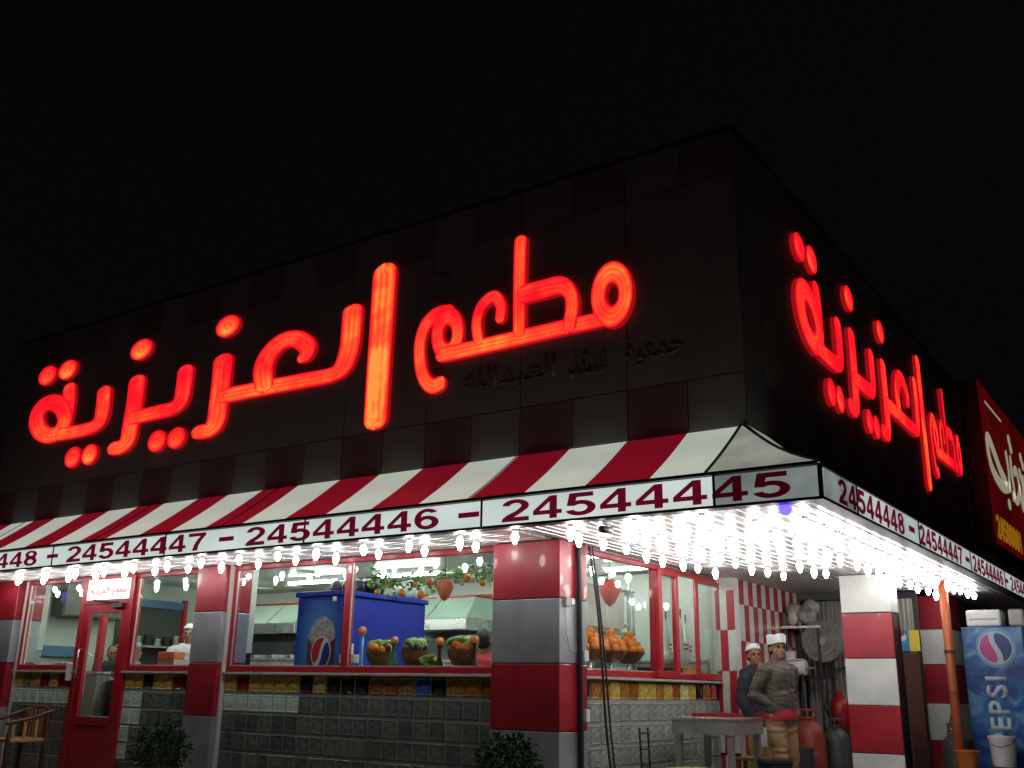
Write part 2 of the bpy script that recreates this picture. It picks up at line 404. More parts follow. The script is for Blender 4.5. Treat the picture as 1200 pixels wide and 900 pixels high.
def block_wall(u0, u1, side, codes, pale=()):
    if side == 'front': w = box('wall', MORT, bld, u0, u1, .115, .24, .15, 1.402)
    else: w = box('wall', MORT, bld, -.24, -.095, u0, u1, .15, 1.402)
    n = int(round((u1-u0)/.2)); p = (u1-u0)/n
    for r in range(6):
        z = 1.40-.1-.205*r if r else 1.305
        if z < .2: break
        for i in range(n):
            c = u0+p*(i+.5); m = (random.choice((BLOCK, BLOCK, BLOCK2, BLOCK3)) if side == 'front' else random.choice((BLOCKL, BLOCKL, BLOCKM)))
            if r == 0: m = BM[codes[i % len(codes)]]
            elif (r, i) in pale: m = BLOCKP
            me = block_mesh(m, .19)
            if side == 'front': piece('glass_block', me, (c, .115, z), w)
            else: piece('glass_block', me, (-.095, c, z), w, (0,0,PI/2))
    if side == 'front': box('sill', mat('stone_sill', (.42,.39,.35), .5, var=.15), bld, u0, u1, .04, .22, 1.404, 1.43, bevel=.004)
    else: box('sill', MATS['stone_sill'], bld, -.22, -.02, u0, u1, 1.404, 1.43, bevel=.004)
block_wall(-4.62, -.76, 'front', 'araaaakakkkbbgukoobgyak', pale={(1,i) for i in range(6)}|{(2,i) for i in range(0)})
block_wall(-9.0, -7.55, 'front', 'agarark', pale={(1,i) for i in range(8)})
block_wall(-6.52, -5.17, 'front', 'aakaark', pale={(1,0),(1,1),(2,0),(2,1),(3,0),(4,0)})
block_wall(.50, 3.92, 'side', 'kooaobaaoabyakoRkbkay')
for i in range(1, 6): pass

# ---- windows
ALU = mat('aluminium_edge', (.55,.5,.45), .4, metal=.5)
def window(x0, x1, side, mull=(), z0=1.432, z1=2.645, fwid=.055):
    """frame with panes; side 'front' (y .12) or 'side' (x -.10)"""
    g = MB()
    def bx(a0, a1, b0, b1, d0, d1):
        if side == 'front': return (a0, a1, .12+d0, .12+d1, b0, b1)
        return (-.10-d1, -.10-d0, a0, a1, b0, b1)
    g.box(*bx(x0, x1, z0, z0+.065, -.02, .05)); g.box(*bx(x0, x1, z1-.05, z1, -.02, .05))
    g.box(*bx(x0, x0+fwid, z0+.065, z1-.05, -.02, .05)); g.box(*bx(x1-fwid, x1, z0+.065, z1-.05, -.02, .05))
    for m in mull: g.box(*bx(m-.045, m+.045, z0+.065, z1-.05, -.02, .05))
    f = g.build('window', RED, bld, bevel=.005)
    es = [x0+fwid]+[e for m in mull for e in (m-.045, m+.045)]+[x1-fwid]
    for a, b in zip(es[::2], es[1::2]):
        MB().box(*bx(a-.003, b+.003, z0+.062, z1-.047, .010, .016)).build('pane', GLASS, f)
        h = MB(); h.box(*bx(a, b, z0+.066, z0+.076, -.012, .008)); h.box(*bx(a, a+.008, z0+.078, z1-.052, -.012, .008)); h.build('glazing_bead', ALU, f)
    return f
window(-4.62, -.76, 'front', mull=(-2.765,))
window(-9.0, -7.62, 'front'); window(-6.5, -5.17, 'front')
window(.50, 2.16, 'side')
fr = window(2.16, 3.92, 'side', fwid=.03)
# projecting casement sashes on the side window
for (a, b, dx) in ((2.10, 2.60, .05), (3.10, 3.88, .03)):
    g = MB(); X0 = -.075; X1 = -.075+dx; z0, z1 = 1.44, 2.60
    g.box(X0, X1, a, b, z0, z0+.075); g.box(X0, X1, a, b, z1-.06, z1); g.box(X0, X1, a, a+.085, z0+.075, z1-.06); g.box(X0, X1, b-.085, b, z0+.075, z1-.06)
    s = g.build('sash', RED, bld, bevel=.006)
    MB().box(X0+.01, X0+.016, a+.08, b-.08, z0+.07, z1-.055).build('pane', GLASS, s)

# ---- entrance door with lit transom sign
d = MB(); x0, x1, y0, y1 = -7.62, -6.5, .07, .15
d.box(x0, x0+.09, y0, y1, .15, 2.645).box(x1-.09, x1, y0, y1, .15, 2.645).box(x0+.09, x1-.09, y0, y1, 2.60, 2.645).box(x0+.09, x1-.09, y0, y1, 2.27, 2.335)
dfr = d.build('door_frame', RED, bld, bevel=.006)
box('transom_sign', lit('white_lit_transom', (1,.96,.95), 1.1, lo=.9), dfr, x0+.09, x1-.09, .085, .12, 2.337, 2.598)
SIGNRED = mat('sign_red', (.55,.02,.03), .5)
AZIZ = '\uFE94\uFEF4\uFEB0\uFEF3\uFEB0\uFECC\uFEDF\u0627'   # العزيزية in presentation forms, drawn left to right
MATAM = '\uFEE2\uFECC\uFEC4\uFEE3'
text('lettering', AZIZ+'  '+MATAM, SIGNRED, dfr, (-7.06, .083, 2.44), wh=(.78,.13), ext=.004, bold=.012)
lf = MB(); a, b = x0+.095, x1-.095
lf.box(a, a+.12, .08, .13, .17, 2.265).box(b-.12, b, .08, .13, .17, 2.265).box(a+.12, b-.12, .08, .13, 2.16, 2.265).box(a+.12, b-.12, .08, .13, .76, .86).box(a+.12, b-.12, .08, .13, .17, .24)
lf.box(a+.12, b-.12, .10, .12, .24, .76)
dr = lf.build('door', RED, bld, bevel=.008)
MB().box(a+.118, b-.118, .10, .106, .858, 2.162).build('pane', GLASS, dr)
MB().box(a+.12, b-.12, .076, .10, .862, .875).build('kick_strip', ALU, dr)
MB().tube([(a+.06,.08,1.35),(a+.06,.03,1.35),(a+.06,.03,1.7),(a+.06,.08,1.7)], .011).build('handle', STEEL, dr, smooth=True)
MB().box(b-.30, b-.06, .03, .08, 2.22, 2.28).tube([(b-.18,.04,2.29),(b-.5,.03,2.31),(b-.75,.07,2.33)], .012).build('door_closer', BLACK, dr)
box('meter_box', WHITE, bld, -7.68, -7.60, .02, .07, 1.30, 1.52, bevel=.01)

# ---- interior shell
FL = mat('kitchen_floor', (.3,.29,.27), .4, var=.2)
box('floor', FL, bld, -10.2, -.25, .24, 5.2, .152, .17)
bw = box('wall', WALLW, bld, -10.2, -.25, 5.2, 5.3, .152, 2.97)
box('dado_stripe', RED, bw, -10.2, -.25, 5.17, 5.198, 2.70, 2.74)
wl = box('wall', WALLW, bld, -10.3, -10.2, .24, 5.2, .152, 2.97)
box('wall', mat('shop_inner_wall', (.5,.52,.48), .5, var=.06), bld, -.25, .13, 3.92, 6.2, .152, 2.655)
box('wall', MATS['shop_inner_wall'], bld, -3.3, -.252, 5.0, 5.15, .172, 2.9)
ceil = box('ceiling', mat('ceiling_board', (.55,.58,.54), .35, var=.05), bld, -10.2, -.25, .25, 5.2, 2.93, 2.965)
box('wall_head', MATS['shop_inner_wall'], bld, -10.0, -.25, .13, .24, 2.66, 2.96)
box('wall_head', MATS['shop_inner_wall'], bld, -.24, -.11, .25, 3.9, 2.66, 2.96)
# inner white piers beside the windows
box('wall_pier', mat('white_pier', (.62,.66,.62), .45), bld, -5.08, -4.77, .45, .6, 1.66, 2.9)
box('wall_pier', BLACK, bld, -5.07, -4.78, .452, .6, .2, 1.655)
box('wall_pier', MATS['white_pier'], bld, -9.72, -9.25, .45, .6, 1.72, 2.9)
box('wall_pier', MATS['grey_plastic'], bld, -9.71, -9.26, .452, .6, .2, 1.71)
# serving hatch on the far left inner wall
box('hatch_opening', mat('hatch_dark', (.05,.055,.05), .3), wl, -10.198, -10.17, 2.4, 3.66, 1.45, 2.52)
box('hatch_header', mat('hatch_blue', (.07,.16,.28), .4), wl, -10.19, -10.12, 2.38, 3.68, 2.525, 2.66)
box('hatch_jamb', RED, wl, -10.19, -10.1, 3.685, 3.75, 1.45, 2.70)
box('skirting_band', MATS['hatch_blue'], wl, -10.19, -10.12, .9, 1.9, 1.66, 1.82)
# ceiling fittings
DL = mat('downlight_lens', (1,1,1), .5, emit=(.95,1,.93), estr=22)
dm = MB().lathe([(.13,0),(.13,.015)], n=20).mesh('downlight'); dm.materials.append(DL)
rm = MB().lathe([(.13,.0),(.16,.0),(.16,.018),(.13,.018)], n=20).mesh('ring'); rm.materials.append(WHITE)
for i, (x, y) in enumerate([(-8.85,4.35),(-8.15,4.4),(-6.4,4.3),(-4.3,3.9),(-9.2,2.2),(-7.6,2.0),(-6.3,2.9),(-5.1,2.4),(-2.2,2.8),(-1.4,1.6),(-1.0,3.2),(-3.2,3.2)]):
    piece('downlight', dm, (x, y, 2.912), ceil)
    piece('downlight_ring', rm, (x, y, 2.911), ceil)
TL = mat('tube_light', (1,1,1), .5, emit=(.93,1,.94), estr=58)
for i, (x, y) in enumerate([(-9.0,1.3),(-7.0,1.3),(-5.6,1.2),(-4.2,1.1),(-2.6,1.2),(-1.3,1.0),(-8.6,3.3),(-6.6,3.4),(-4.6,3.2),(-2.6,3.9),(-1.1,2.6),(-1.1,3.9)]):
    MB().box(x-.62, x+.62, y-.05, y+.05, 2.87, 2.928).build('light_housing', WHITE, ceil)
    MB().tube([(x-.6,y,2.85),(x+.6,y,2.85)], .022, 8).build('fluorescent_tube', TL, ceil)
# ---- covered yard at the right: tiled wall, corrugated wall
TW = mat('white_tile', (.62,.63,.56), .3, var=.08, vscale=9); TR = mat('red_tile', (.42,.02,.04), .3, var=.1, vscale=9)
tw = box('wall', MORT, bld, .131, .14, 3.95, 6.2, .152, 2.655)
tmm = {}
for m in (TW, TR):
    g = MB().box(0,.012,-.072,.072,-.217,.217); me = g.mesh('wall_tile'); me.materials.append(m); tmm[m.name] = me
n = 0
for r, zc in enumerate([2.565-.0, 2.13, 1.69, 1.25, .81, .37]):
    for i in range(15):
        me = tmm[(TR if (i+r) % 2 == 0 else TW).name]
        o = piece('wall_tile', me, (.14, 4.03+.15*i, zc if r else 2.50), tw)
        if r == 0: o.scale.z = .68
pj = box('wall_pier', WHITE, bld, -.14, .15, 3.80, 3.948, .152, 2.655)
for r, zc in enumerate([2.27, 1.79, 1.31, .83, .39]):
    for i, (xa, xb) in enumerate([(-.10, -.045), (-.039, .050), (.056, .145)]):
        m = (TR, TW, TR)[i] if r % 2 == 0 else (TW, TR, TW)[i]
        MB().box(xa, xb, 3.782, 3.799, zc-.236, zc+.236).build('wall_tile', m, pj)
cw = MB(); x = .14; vs = []; k = 0
CORR = mat('corrugated_sheet', (.36,.36,.32), .6, metal=.2, var=.12, vscale=2)
while x < 1.63:
    for dx, dy in ((0,0),(.022,0),(.030,-.014),(.052,-.014)): vs.append((x+dx, 6.35+dy))
    x += .06
pts = [(a, b, .152) for a, b in vs]+[(a, b, 2.56) for a, b in vs]; L = len(vs)
cw.add(pts, [(i, i+1, i+1+L, i+L) for i in range(L-1)])
cwo = cw.build('corrugated_wall', CORR, bld)
MB().box(.14, 1.68, 6.37, 6.42, .152, 2.655).build('wall_rail', BLACK, cwo)
MB().tube([(.55,6.28,1.66),(1.36,6.28,1.66)], .014).build('wall_rail', STEEL, cwo)
box('beam', mat('dark_beam', (.12,.12,.11), .6), bld, .15, 1.35, 6.1, 6.25, 2.56, 2.653)
box('door', mat('brown_board', (.10,.035,.025), .6, var=.2), cwo, 1.40, 1.67, 6.27, 6.315, .16, 1.84)
# back yard shutter beyond
box('wall', mat('yard_wall', (.10,.095,.09), .8, var=.2), bld, 1.95, 9.5, 10.4, 10.55, .01, 3.2)
# ============================================================ striped lit awning
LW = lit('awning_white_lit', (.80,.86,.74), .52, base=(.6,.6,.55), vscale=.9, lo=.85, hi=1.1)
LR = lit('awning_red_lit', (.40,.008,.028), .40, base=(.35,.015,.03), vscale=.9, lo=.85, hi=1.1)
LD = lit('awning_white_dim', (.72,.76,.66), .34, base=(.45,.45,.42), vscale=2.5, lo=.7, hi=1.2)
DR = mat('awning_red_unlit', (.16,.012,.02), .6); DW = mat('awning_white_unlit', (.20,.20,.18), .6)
aw = thing('striped_awning', 'red and white striped backlit awning sloping over the front and round the corner', 'awning', (-4, -.5, 2.9))
ZT, ZB, YL = 3.48, 2.925, -.87
def prof(t):   # t 0 at fascia, 1 at lip -> outward distance, z
    return t, ZT+(ZB-ZT)*t-.055*math.sin(PI*t)
def prof1(t): return t, ZT+(ZB-ZT)*t-.015*math.sin(PI*t)
NS = 6
def strip(xa, xb, m, xa1=None, xb1=None):
    xa1 = xa if xa1 is None else xa1; xb1 = xb if xb1 is None else xb1
    g = MB(); vs = []
    for i in range(NS+1):
        t, z = prof1(i/NS); y = YF-.01+(YL-YF+.01)*t
        a = xa+(xa1-xa)*t; b = xb+(xb1-xb)*t
        vs += [(a,y,z),(b,y,z),(a,y+.004,z-.012),(b,y+.004,z-.012)]
    fs = []
    for i in range(NS):
        o = 4*i; fs += [(o,o+4,o+5,o+1),(o+2,o+3,o+7,o+6),(o,o+2,o+6,o+4),(o+1,o+5,o+7,o+3)]
    g.add(vs, fs); g.build('stripe_panel', m, aw)
x = 1.86; k = 0
bnd = [1.86, 1.37, .77, .16, -.43, -1.03, -1.63, -2.23, -2.81, -3.46, -4.06, -4.66, -5.22, -5.87, -6.42, -7.04, -7.63, -8.28, -8.82, -9.4, -9.98]
for i, (b, a) in enumerate(zip(bnd[:-1], bnd[1:])):
    strip(a+.001, b-.001, LW if i % 2 == 0 else LR)
# corner piece: front triangle and side hip
def hip(front):
    g = MB(); vs = []
    for i in range(NS+1):
        t, z = prof(i/NS); off = .79*t
        if front: a = (1.875, YF-.01+(YL-YF+.01)*t, prof1(t)[1]); b = (1.885+(2.745-1.885)*t, YF-.01+(YL-YF+.01)*t, z)
        else: a = (1.93+(2.745-1.93)*t, .35, z); b = (1.93+(2.745-1.93)*t, YF-.01+(YL-YF+.01)*t, z)
        vs += [a, b]
    g.add(vs, [(2*i, 2*i+2, 2*i+3, 2*i+1) for i in range(NS)]); g.build('corner_panel', LD, aw)
hip(True); hip(False)
# unlit stripes along the side street
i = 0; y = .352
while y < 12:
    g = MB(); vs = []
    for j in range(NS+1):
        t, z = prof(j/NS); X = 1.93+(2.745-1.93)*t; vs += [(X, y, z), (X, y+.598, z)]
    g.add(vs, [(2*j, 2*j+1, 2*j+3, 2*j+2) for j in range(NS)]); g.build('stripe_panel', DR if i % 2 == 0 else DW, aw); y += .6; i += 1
rib = MB()
rib.box(-10, 2.74, YL-.022, YL+.01, 2.905, 2.93)
rib.build('frame_bar', BLACK, aw)
for xx, xx1 in ((1.868, 1.868),):
    MB().tube([(xx, YF-.02+(YL-YF+.01)*prof(j/NS)[0], prof1(j/NS)[1]+.006) for j in range(NS+1)], .012, 6).build('rib', BLACK, aw)
MB().tube([(1.90+(2.755-1.90)*prof(j/NS)[0], YF-.02+(YL-YF+.01)*prof(j/NS)[0], prof(j/NS)[1]+.006) for j in range(NS+1)], .012, 6).build('rib', BLACK, aw)
for xs_ in (-.43, -3.76, -6.10, -9.0):
    MB().tube([(xs_, YF-.02+(YL-YF+.01)*prof(j/NS)[0], prof1(j/NS)[1]+.004) for j in range(NS+1)], .005, 5).build('seam', BLACK, aw)

# ============================================================ phone number light box
lb = thing('phone_number_sign', 'white backlit strip with red phone numbers along the awning lip', 'sign', (-4, -.88, 2.65))
LBS = lit('lightbox_side', (.78,.92,.90), .50, base=(.5,.52,.5), vscale=1.1, lo=.7, hi=1.2)
LBX = lit('lightbox_white', (.82,.95,.90), .70, base=(.7,.72,.7), vscale=1.1, lo=.75, hi=1.12)
LBD = lit('lightbox_dim', (.62,.72,.72), .26, base=(.5,.52,.5), vscale=3, lo=.6, hi=1.3)
DIG = mat('digit_red', (.30,.006,.02), .5, emit=(.38,.010,.055), estr=.24)
DIGD = mat('digit_red_dim', (.20,.005,.015), .5, emit=(.42,.006,.03), estr=.08)
LZ0, LZ1 = 2.655, 2.903
segs = [2.75, 1.94, -.26, -2.46, -4.66, -6.86, -9.06, -10.0]
fp = []
for i, (b, a) in enumerate(zip(segs[:-1], segs[1:])):
    p = MB().box(a+.008, b-.008, -.895, -.80, LZ0+.012, LZ1-.012).build('lit_panel', LBD if i == 0 else LBX, lb); fp.append((a, b, p, i == 0))
def digit_f(ch, xc, w=.285, h=.192):
    for a, b, p, dim in fp:
        if a <= xc < b: par = p; dd = dim
    text('digit', ch, DIGD if dd else DIG, par, (xc, -.896, 2.779), wh=(w, h) if ch != '-' else (.23, .046), bold=.018, ext=.006)
GW = .3275
for num, xr in (('24544445', 2.56), ('24544446', -.72), ('24544447', -3.95), ('24544448', -7.18)):
    for i, ch in enumerate(num[::-1]):
        xc = xr-GW*(i+.5)
        if xc > -9.95: digit_f(ch, xc)
    if xr < 2: digit_f('-', xr+.32)
sseg = [-.895, -.0, 2.0, 4.4, 6.6, 8.8, 11.0, 12.4]; sp = []
for i, (a, b) in enumerate(zip(sseg[:-1], sseg[1:])):
    p = MB().box(2.665, 2.76, a+(.008 if i else .10), b-.008, LZ0+.012, LZ1-.012).build('lit_panel', LBD if i == 0 else LBS, lb); sp.append((a, b, p, i == 0))
def digit_s(ch, yc, w=.2):
    for a, b, p, dim in sp:
        if a <= yc < b: par = p; dd = dim
    text('digit', ch, DIGD if dd else DIG, par, (2.761, yc, 2.779), rot=(0,0,PI/2), wh=(w, .192) if ch != '-' else (.20, .05), bold=.015, ext=.006)
for num, ya in (('24544448', -.5), ('24544447', 2.0), ('24544446', 4.5), ('24544445', 7.0), ('24544448', 9.5)):
    for i, ch in enumerate(num): digit_s(ch, ya+.245*(i+.5))
    digit_s('-', ya+2.22)
fr = MB()
fr.box(-10, 2.775, -.90, -.79, LZ0-.012, LZ0+.010).box(2.66, 2.775, -.788, 12.4, LZ0-.012, LZ0+.010)
fr.box(2.66, 2.775, -.84, 12.4, LZ1-.010, LZ1+.012)
for a in segs[1:]: fr.box(a-.010, a+.010, -.902, -.81, LZ0+.011, LZ1-.001)
for a in sseg[1:]: fr.box(2.67, 2.768, a-.010, a+.010, LZ0+.011, LZ1-.012)
fr.box(2.745, 2.773, -.903, -.875, LZ0-.002, LZ1+.002)
fr.build('frame', BLACK, lb)

# ============================================================ neon word signs
WORDS = {
 'ta_ya': [('o', [(-8.375, 5.383, 0.326, 0.199), (-8.334, 5.16, 0.324, 0.197), (-8.337, 4.946, 0.322, 0.195), (-8.36, 4.757, 0.322, 0.193)]), ('c', [(-8.373, 4.951, 0.382, 0.244), (-8.371, 4.873, 0.381, 0.243), (-8.404, 4.805, 0.382, 0.242), (-8.47, 4.754, 0.383, 0.242), (-8.562, 4.725, 0.386, 0.243), (-8.672, 4.72, 0.389, 0.244), (-8.789, 4.74, 0.393, 0.245), (-8.903, 4.784, 0.396, 0.247), (-9.002, 4.848, 0.4, 0.248), (-9.076, 4.925, 0.403, 0.25), (-9.117, 5.008, 0.405, 0.251), (-9.121, 5.089, 0.405, 0.252), (-9.087, 5.159, 0.405, 0.253), (-9.018, 5.21, 0.403, 0.253), (-8.922, 5.239, 0.401, 0.252), (-8.809, 5.242, 0.397, 0.251), (-8.69, 5.219, 0.393, 0.25), (-8.577, 5.173, 0.39, 0.248), (-8.481, 5.108, 0.386, 0.247), (-8.411, 5.032, 0.384, 0.245)]), ('o', [(-8.374, 4.704, 0.365, 0.201), (-7.941, 4.695, 0.353, 0.198), (-7.64, 4.71, 0.345, 0.196), (-7.478, 4.787, 0.341, 0.195), (-7.458, 4.991, 0.342, 0.197), (-7.477, 5.194, 0.344, 0.199)])],
 'ya_zay': [('o', [(-6.75, 5.234, 0.376, 0.211), (-6.744, 4.929, 0.374, 0.208), (-6.768, 4.651, 0.372, 0.205), (-6.785, 4.435, 0.371, 0.203), (-6.891, 4.341, 0.374, 0.203), (-7.042, 4.339, 0.378, 0.204)]), ('o', [(-6.708, 4.723, 0.358, 0.205), (-6.221, 4.727, 0.344, 0.201), (-5.898, 4.736, 0.335, 0.199), (-5.74, 4.822, 0.331, 0.198), (-5.716, 5.012, 0.331, 0.2), (-5.715, 5.208, 0.333, 0.202)])],
 'lam_ain_zay': [('o', [(-4.986, 5.233, 0.379, 0.204), (-4.979, 4.973, 0.377, 0.201), (-4.987, 4.674, 0.374, 0.198), (-4.996, 4.452, 0.373, 0.196), (-5.087, 4.346, 0.375, 0.196), (-5.271, 4.34, 0.381, 0.197)]), ('o', [(-4.87, 4.754, 0.393, 0.206), (-4.196, 4.747, 0.37, 0.2), (-3.465, 4.732, 0.345, 0.193), (-3.049, 4.728, 0.331, 0.189), (-2.866, 4.791, 0.326, 0.188), (-2.778, 5.0, 0.325, 0.19), (-2.763, 5.24, 0.326, 0.192), (-2.764, 5.452, 0.328, 0.194)]), ('o', [(-4.16, 4.777, 0.348, 0.207), (-4.203, 4.996, 0.362, 0.21), (-4.125, 5.174, 0.361, 0.226), (-3.915, 5.295, 0.344, 0.226), (-3.669, 5.286, 0.327, 0.208), (-3.473, 5.16, 0.3, 0.205), (-3.47, 5.045, 0.241, 0.167), (-3.534, 5.02, 0.175, 0.131)])],
 'alif': [('o', [(-2.3, 5.819, 0.369, 0.287), (-2.304, 5.221, 0.363, 0.278), (-2.31, 4.615, 0.358, 0.269), (-2.31, 4.107, 0.353, 0.261)])],
 'meem_ta_ain_meem': [('o', [(-1.421, 4.369, 0.154, 0.178), (-1.536, 4.362, 0.156, 0.179), (-1.647, 4.468, 0.158, 0.181), (-1.708, 4.646, 0.16, 0.183), (-1.725, 4.877, 0.161, 0.186), (-1.663, 5.063, 0.161, 0.187), (-1.518, 5.16, 0.159, 0.187), (-1.342, 5.158, 0.156, 0.185)]), ('c', [(-1.205, 4.908, 0.161, 0.201), (-1.209, 4.846, 0.16, 0.2), (-1.226, 4.791, 0.16, 0.199), (-1.254, 4.747, 0.161, 0.199), (-1.291, 4.719, 0.161, 0.199), (-1.333, 4.71, 0.162, 0.2), (-1.377, 4.72, 0.163, 0.2), (-1.417, 4.749, 0.164, 0.201), (-1.449, 4.794, 0.164, 0.202), (-1.472, 4.85, 0.165, 0.203), (-1.482, 4.913, 0.165, 0.204), (-1.478, 4.976, 0.166, 0.204), (-1.461, 5.033, 0.166, 0.205), (-1.432, 5.077, 0.165, 0.205), (-1.394, 5.105, 0.165, 0.205), (-1.352, 5.114, 0.164, 0.204), (-1.308, 5.102, 0.163, 0.204), (-1.268, 5.072, 0.162, 0.203), (-1.236, 5.027, 0.162, 0.202), (-1.214, 4.97, 0.161, 0.201)]), ('o', [(-1.378, 4.686, 0.232, 0.181), (-0.892, 4.688, 0.22, 0.176), (-0.394, 4.695, 0.209, 0.172), (0.112, 4.703, 0.197, 0.167), (0.465, 4.705, 0.189, 0.164), (0.683, 4.72, 0.184, 0.162)]), ('o', [(-0.924, 4.769, 0.133, 0.139), (-0.955, 4.942, 0.134, 0.141), (-0.913, 5.109, 0.134, 0.142), (-0.805, 5.199, 0.133, 0.142), (-0.717, 5.197, 0.132, 0.141), (-0.649, 5.087, 0.13, 0.14), (-0.653, 4.962, 0.13, 0.139)]), ('o', [(-0.412, 5.754, 0.158, 0.143), (-0.417, 5.386, 0.156, 0.14), (-0.412, 4.76, 0.154, 0.135)]), ('o', [(-0.36, 5.152, 0.175, 0.214), (-0.125, 5.155, 0.171, 0.211), (0.077, 5.151, 0.167, 0.202), (0.183, 5.061, 0.151, 0.17), (0.216, 4.909, 0.157, 0.168), (0.183, 4.707, 0.156, 0.166)]), ('c', [(0.809, 4.918, 0.158, 0.226), (0.801, 4.849, 0.158, 0.226), (0.779, 4.787, 0.158, 0.225), (0.746, 4.739, 0.158, 0.225), (0.704, 4.71, 0.159, 0.225), (0.659, 4.702, 0.16, 0.225), (0.613, 4.715, 0.161, 0.226), (0.572, 4.75, 0.162, 0.227), (0.539, 4.802, 0.163, 0.228), (0.518, 4.868, 0.163, 0.23), (0.512, 4.939, 0.164, 0.231), (0.52, 5.01, 0.164, 0.232), (0.542, 5.073, 0.164, 0.232), (0.576, 5.122, 0.164, 0.232), (0.618, 5.151, 0.163, 0.232), (0.665, 5.159, 0.162, 0.232), (0.711, 5.143, 0.161, 0.231), (0.752, 5.107, 0.16, 0.23), (0.784, 5.054, 0.159, 0.229), (0.803, 4.989, 0.159, 0.228)])],
}
DOTS = [(-9.009, 5.691, 0.469, 0.301), (-8.489, 5.695, 0.466, 0.305), (-8.02, 4.319, 0.381, 0.305), (-7.621, 4.314, 0.369, 0.3), (-6.743, 5.7, 0.485, 0.303), (-6.139, 4.324, 0.375, 0.291), (-5.743, 4.318, 0.362, 0.286), (-4.957, 5.699, 0.461, 0.297)]

def neon_mat():
    m = bpy.data.materials.new('red_neon_acrylic'); m.use_nodes = True; t = m.node_tree; b = t.nodes['Principled BSDF']
    b.inputs['Base Color'].default_value = (.35,.01,.01,1); b.inputs['Roughness'].default_value = .3
    uv = t.nodes.new('ShaderNodeUVMap'); uv.uv_map = 'UVMap'
    sx = t.nodes.new('ShaderNodeSeparateXYZ'); t.links.new(uv.outputs[0], sx.inputs[0])
    def math_(op, a, b_=None):
        n = t.nodes.new('ShaderNodeMath'); n.operation = op
        for i, q in enumerate((a, b_)):
            if q is None: continue
            if isinstance(q, (int, float)): n.inputs[i].default_value = q
            else: t.links.new(q, n.inputs[i])
        return n.outputs[0]
    av = math_('ABSOLUTE', sx.outputs[1])                       # 0 mid stroke .. 1 rim
    # three neon tubes run behind the acrylic: bright lines at v = -.5, 0, .5
    st = math_('COSINE', math_('MULTIPLY', sx.outputs[1], 4*PI))
    st = math_('ADD', math_('MULTIPLY', st, .09), .5)
    core = t.nodes.new('ShaderNodeMapRange'); core.inputs['From Min'].default_value = .98; core.inputs['From Max'].default_value = .72
    t.links.new(av, core.inputs['Value'])
    tc = t.nodes.new('ShaderNodeTexCoord'); n1 = t.nodes.new('ShaderNodeTexNoise'); n1.inputs['Scale'].default_value = .9; n1.inputs['Detail'].default_value = 3
    t.links.new(tc.outputs['Object'], n1.inputs['Vector'])
    n2 = t.nodes.new('ShaderNodeTexNoise'); n2.inputs['Scale'].default_value = 7; t.links.new(tc.outputs['Object'], n2.inputs['Vector'])
    nr = t.nodes.new('ShaderNodeMapRange'); nr.inputs['From Min'].default_value = .36; nr.inputs['From Max'].default_value = .62; t.links.new(n1.outputs['Fac'], nr.inputs['Value'])
    oi = t.nodes.new('ShaderNodeObjectInfo')
    age = math_('MULTIPLY', oi.outputs['Alpha'], 1.0)
    f = math_('MULTIPLY', math_('MULTIPLY', core.outputs[0], st), math_('ADD', math_('MULTIPLY', nr.outputs[0], 1.35), .16))
    f = math_('MULTIPLY', f, math_('ADD', math_('MULTIPLY', n2.outputs['Fac'], .7), .6))
    f = math_('MULTIPLY', f, age)
    rp = t.nodes.new('ShaderNodeValToRGB'); e = rp.color_ramp.elements
    e[0].position = .0; e[0].color = (.75,.004,.012,1); e[1].position = 1; e[1].color = (1.25,.28,.05,1)
    for pos, c in ((.22, (1.0,.010,.020,1)), (.6, (1.1,.09,.022,1))):
        q = e.new(pos); q.color = c
    t.links.new(f, rp.inputs['Fac']); t.links.new(rp.outputs[0], b.inputs['Emission Color']); b.inputs['Emission Strength'].default_value = 1.15
    return m
NEON = neon_mat(); CAN = mat('letter_side', (.15,.01,.01), .5, emit=(.9,.01,.02), estr=.36)
def smooth_path(pts, closed):
    out = []; n = len(pts)
    rng = range(n) if closed else range(n-1)
    for i in rng:
        p = [pts[(i+k) % n] if closed else pts[min(max(i+k, 0), n-1)] for k in (-1, 0, 1, 2)]
        K = 2 if closed else 6
        for s in range(K):
            u = s/K
            out.append(tuple(.5*(2*p[1][c]+(p[2][c]-p[0][c])*u+(2*p[0][c]-5*p[1][c]+4*p[2][c]-p[3][c])*u*u+(3*p[1][c]-p[0][c]-3*p[2][c]+p[3][c])*u**3) for c in range(4)))
    if not closed: out.append(pts[-1])
    return out
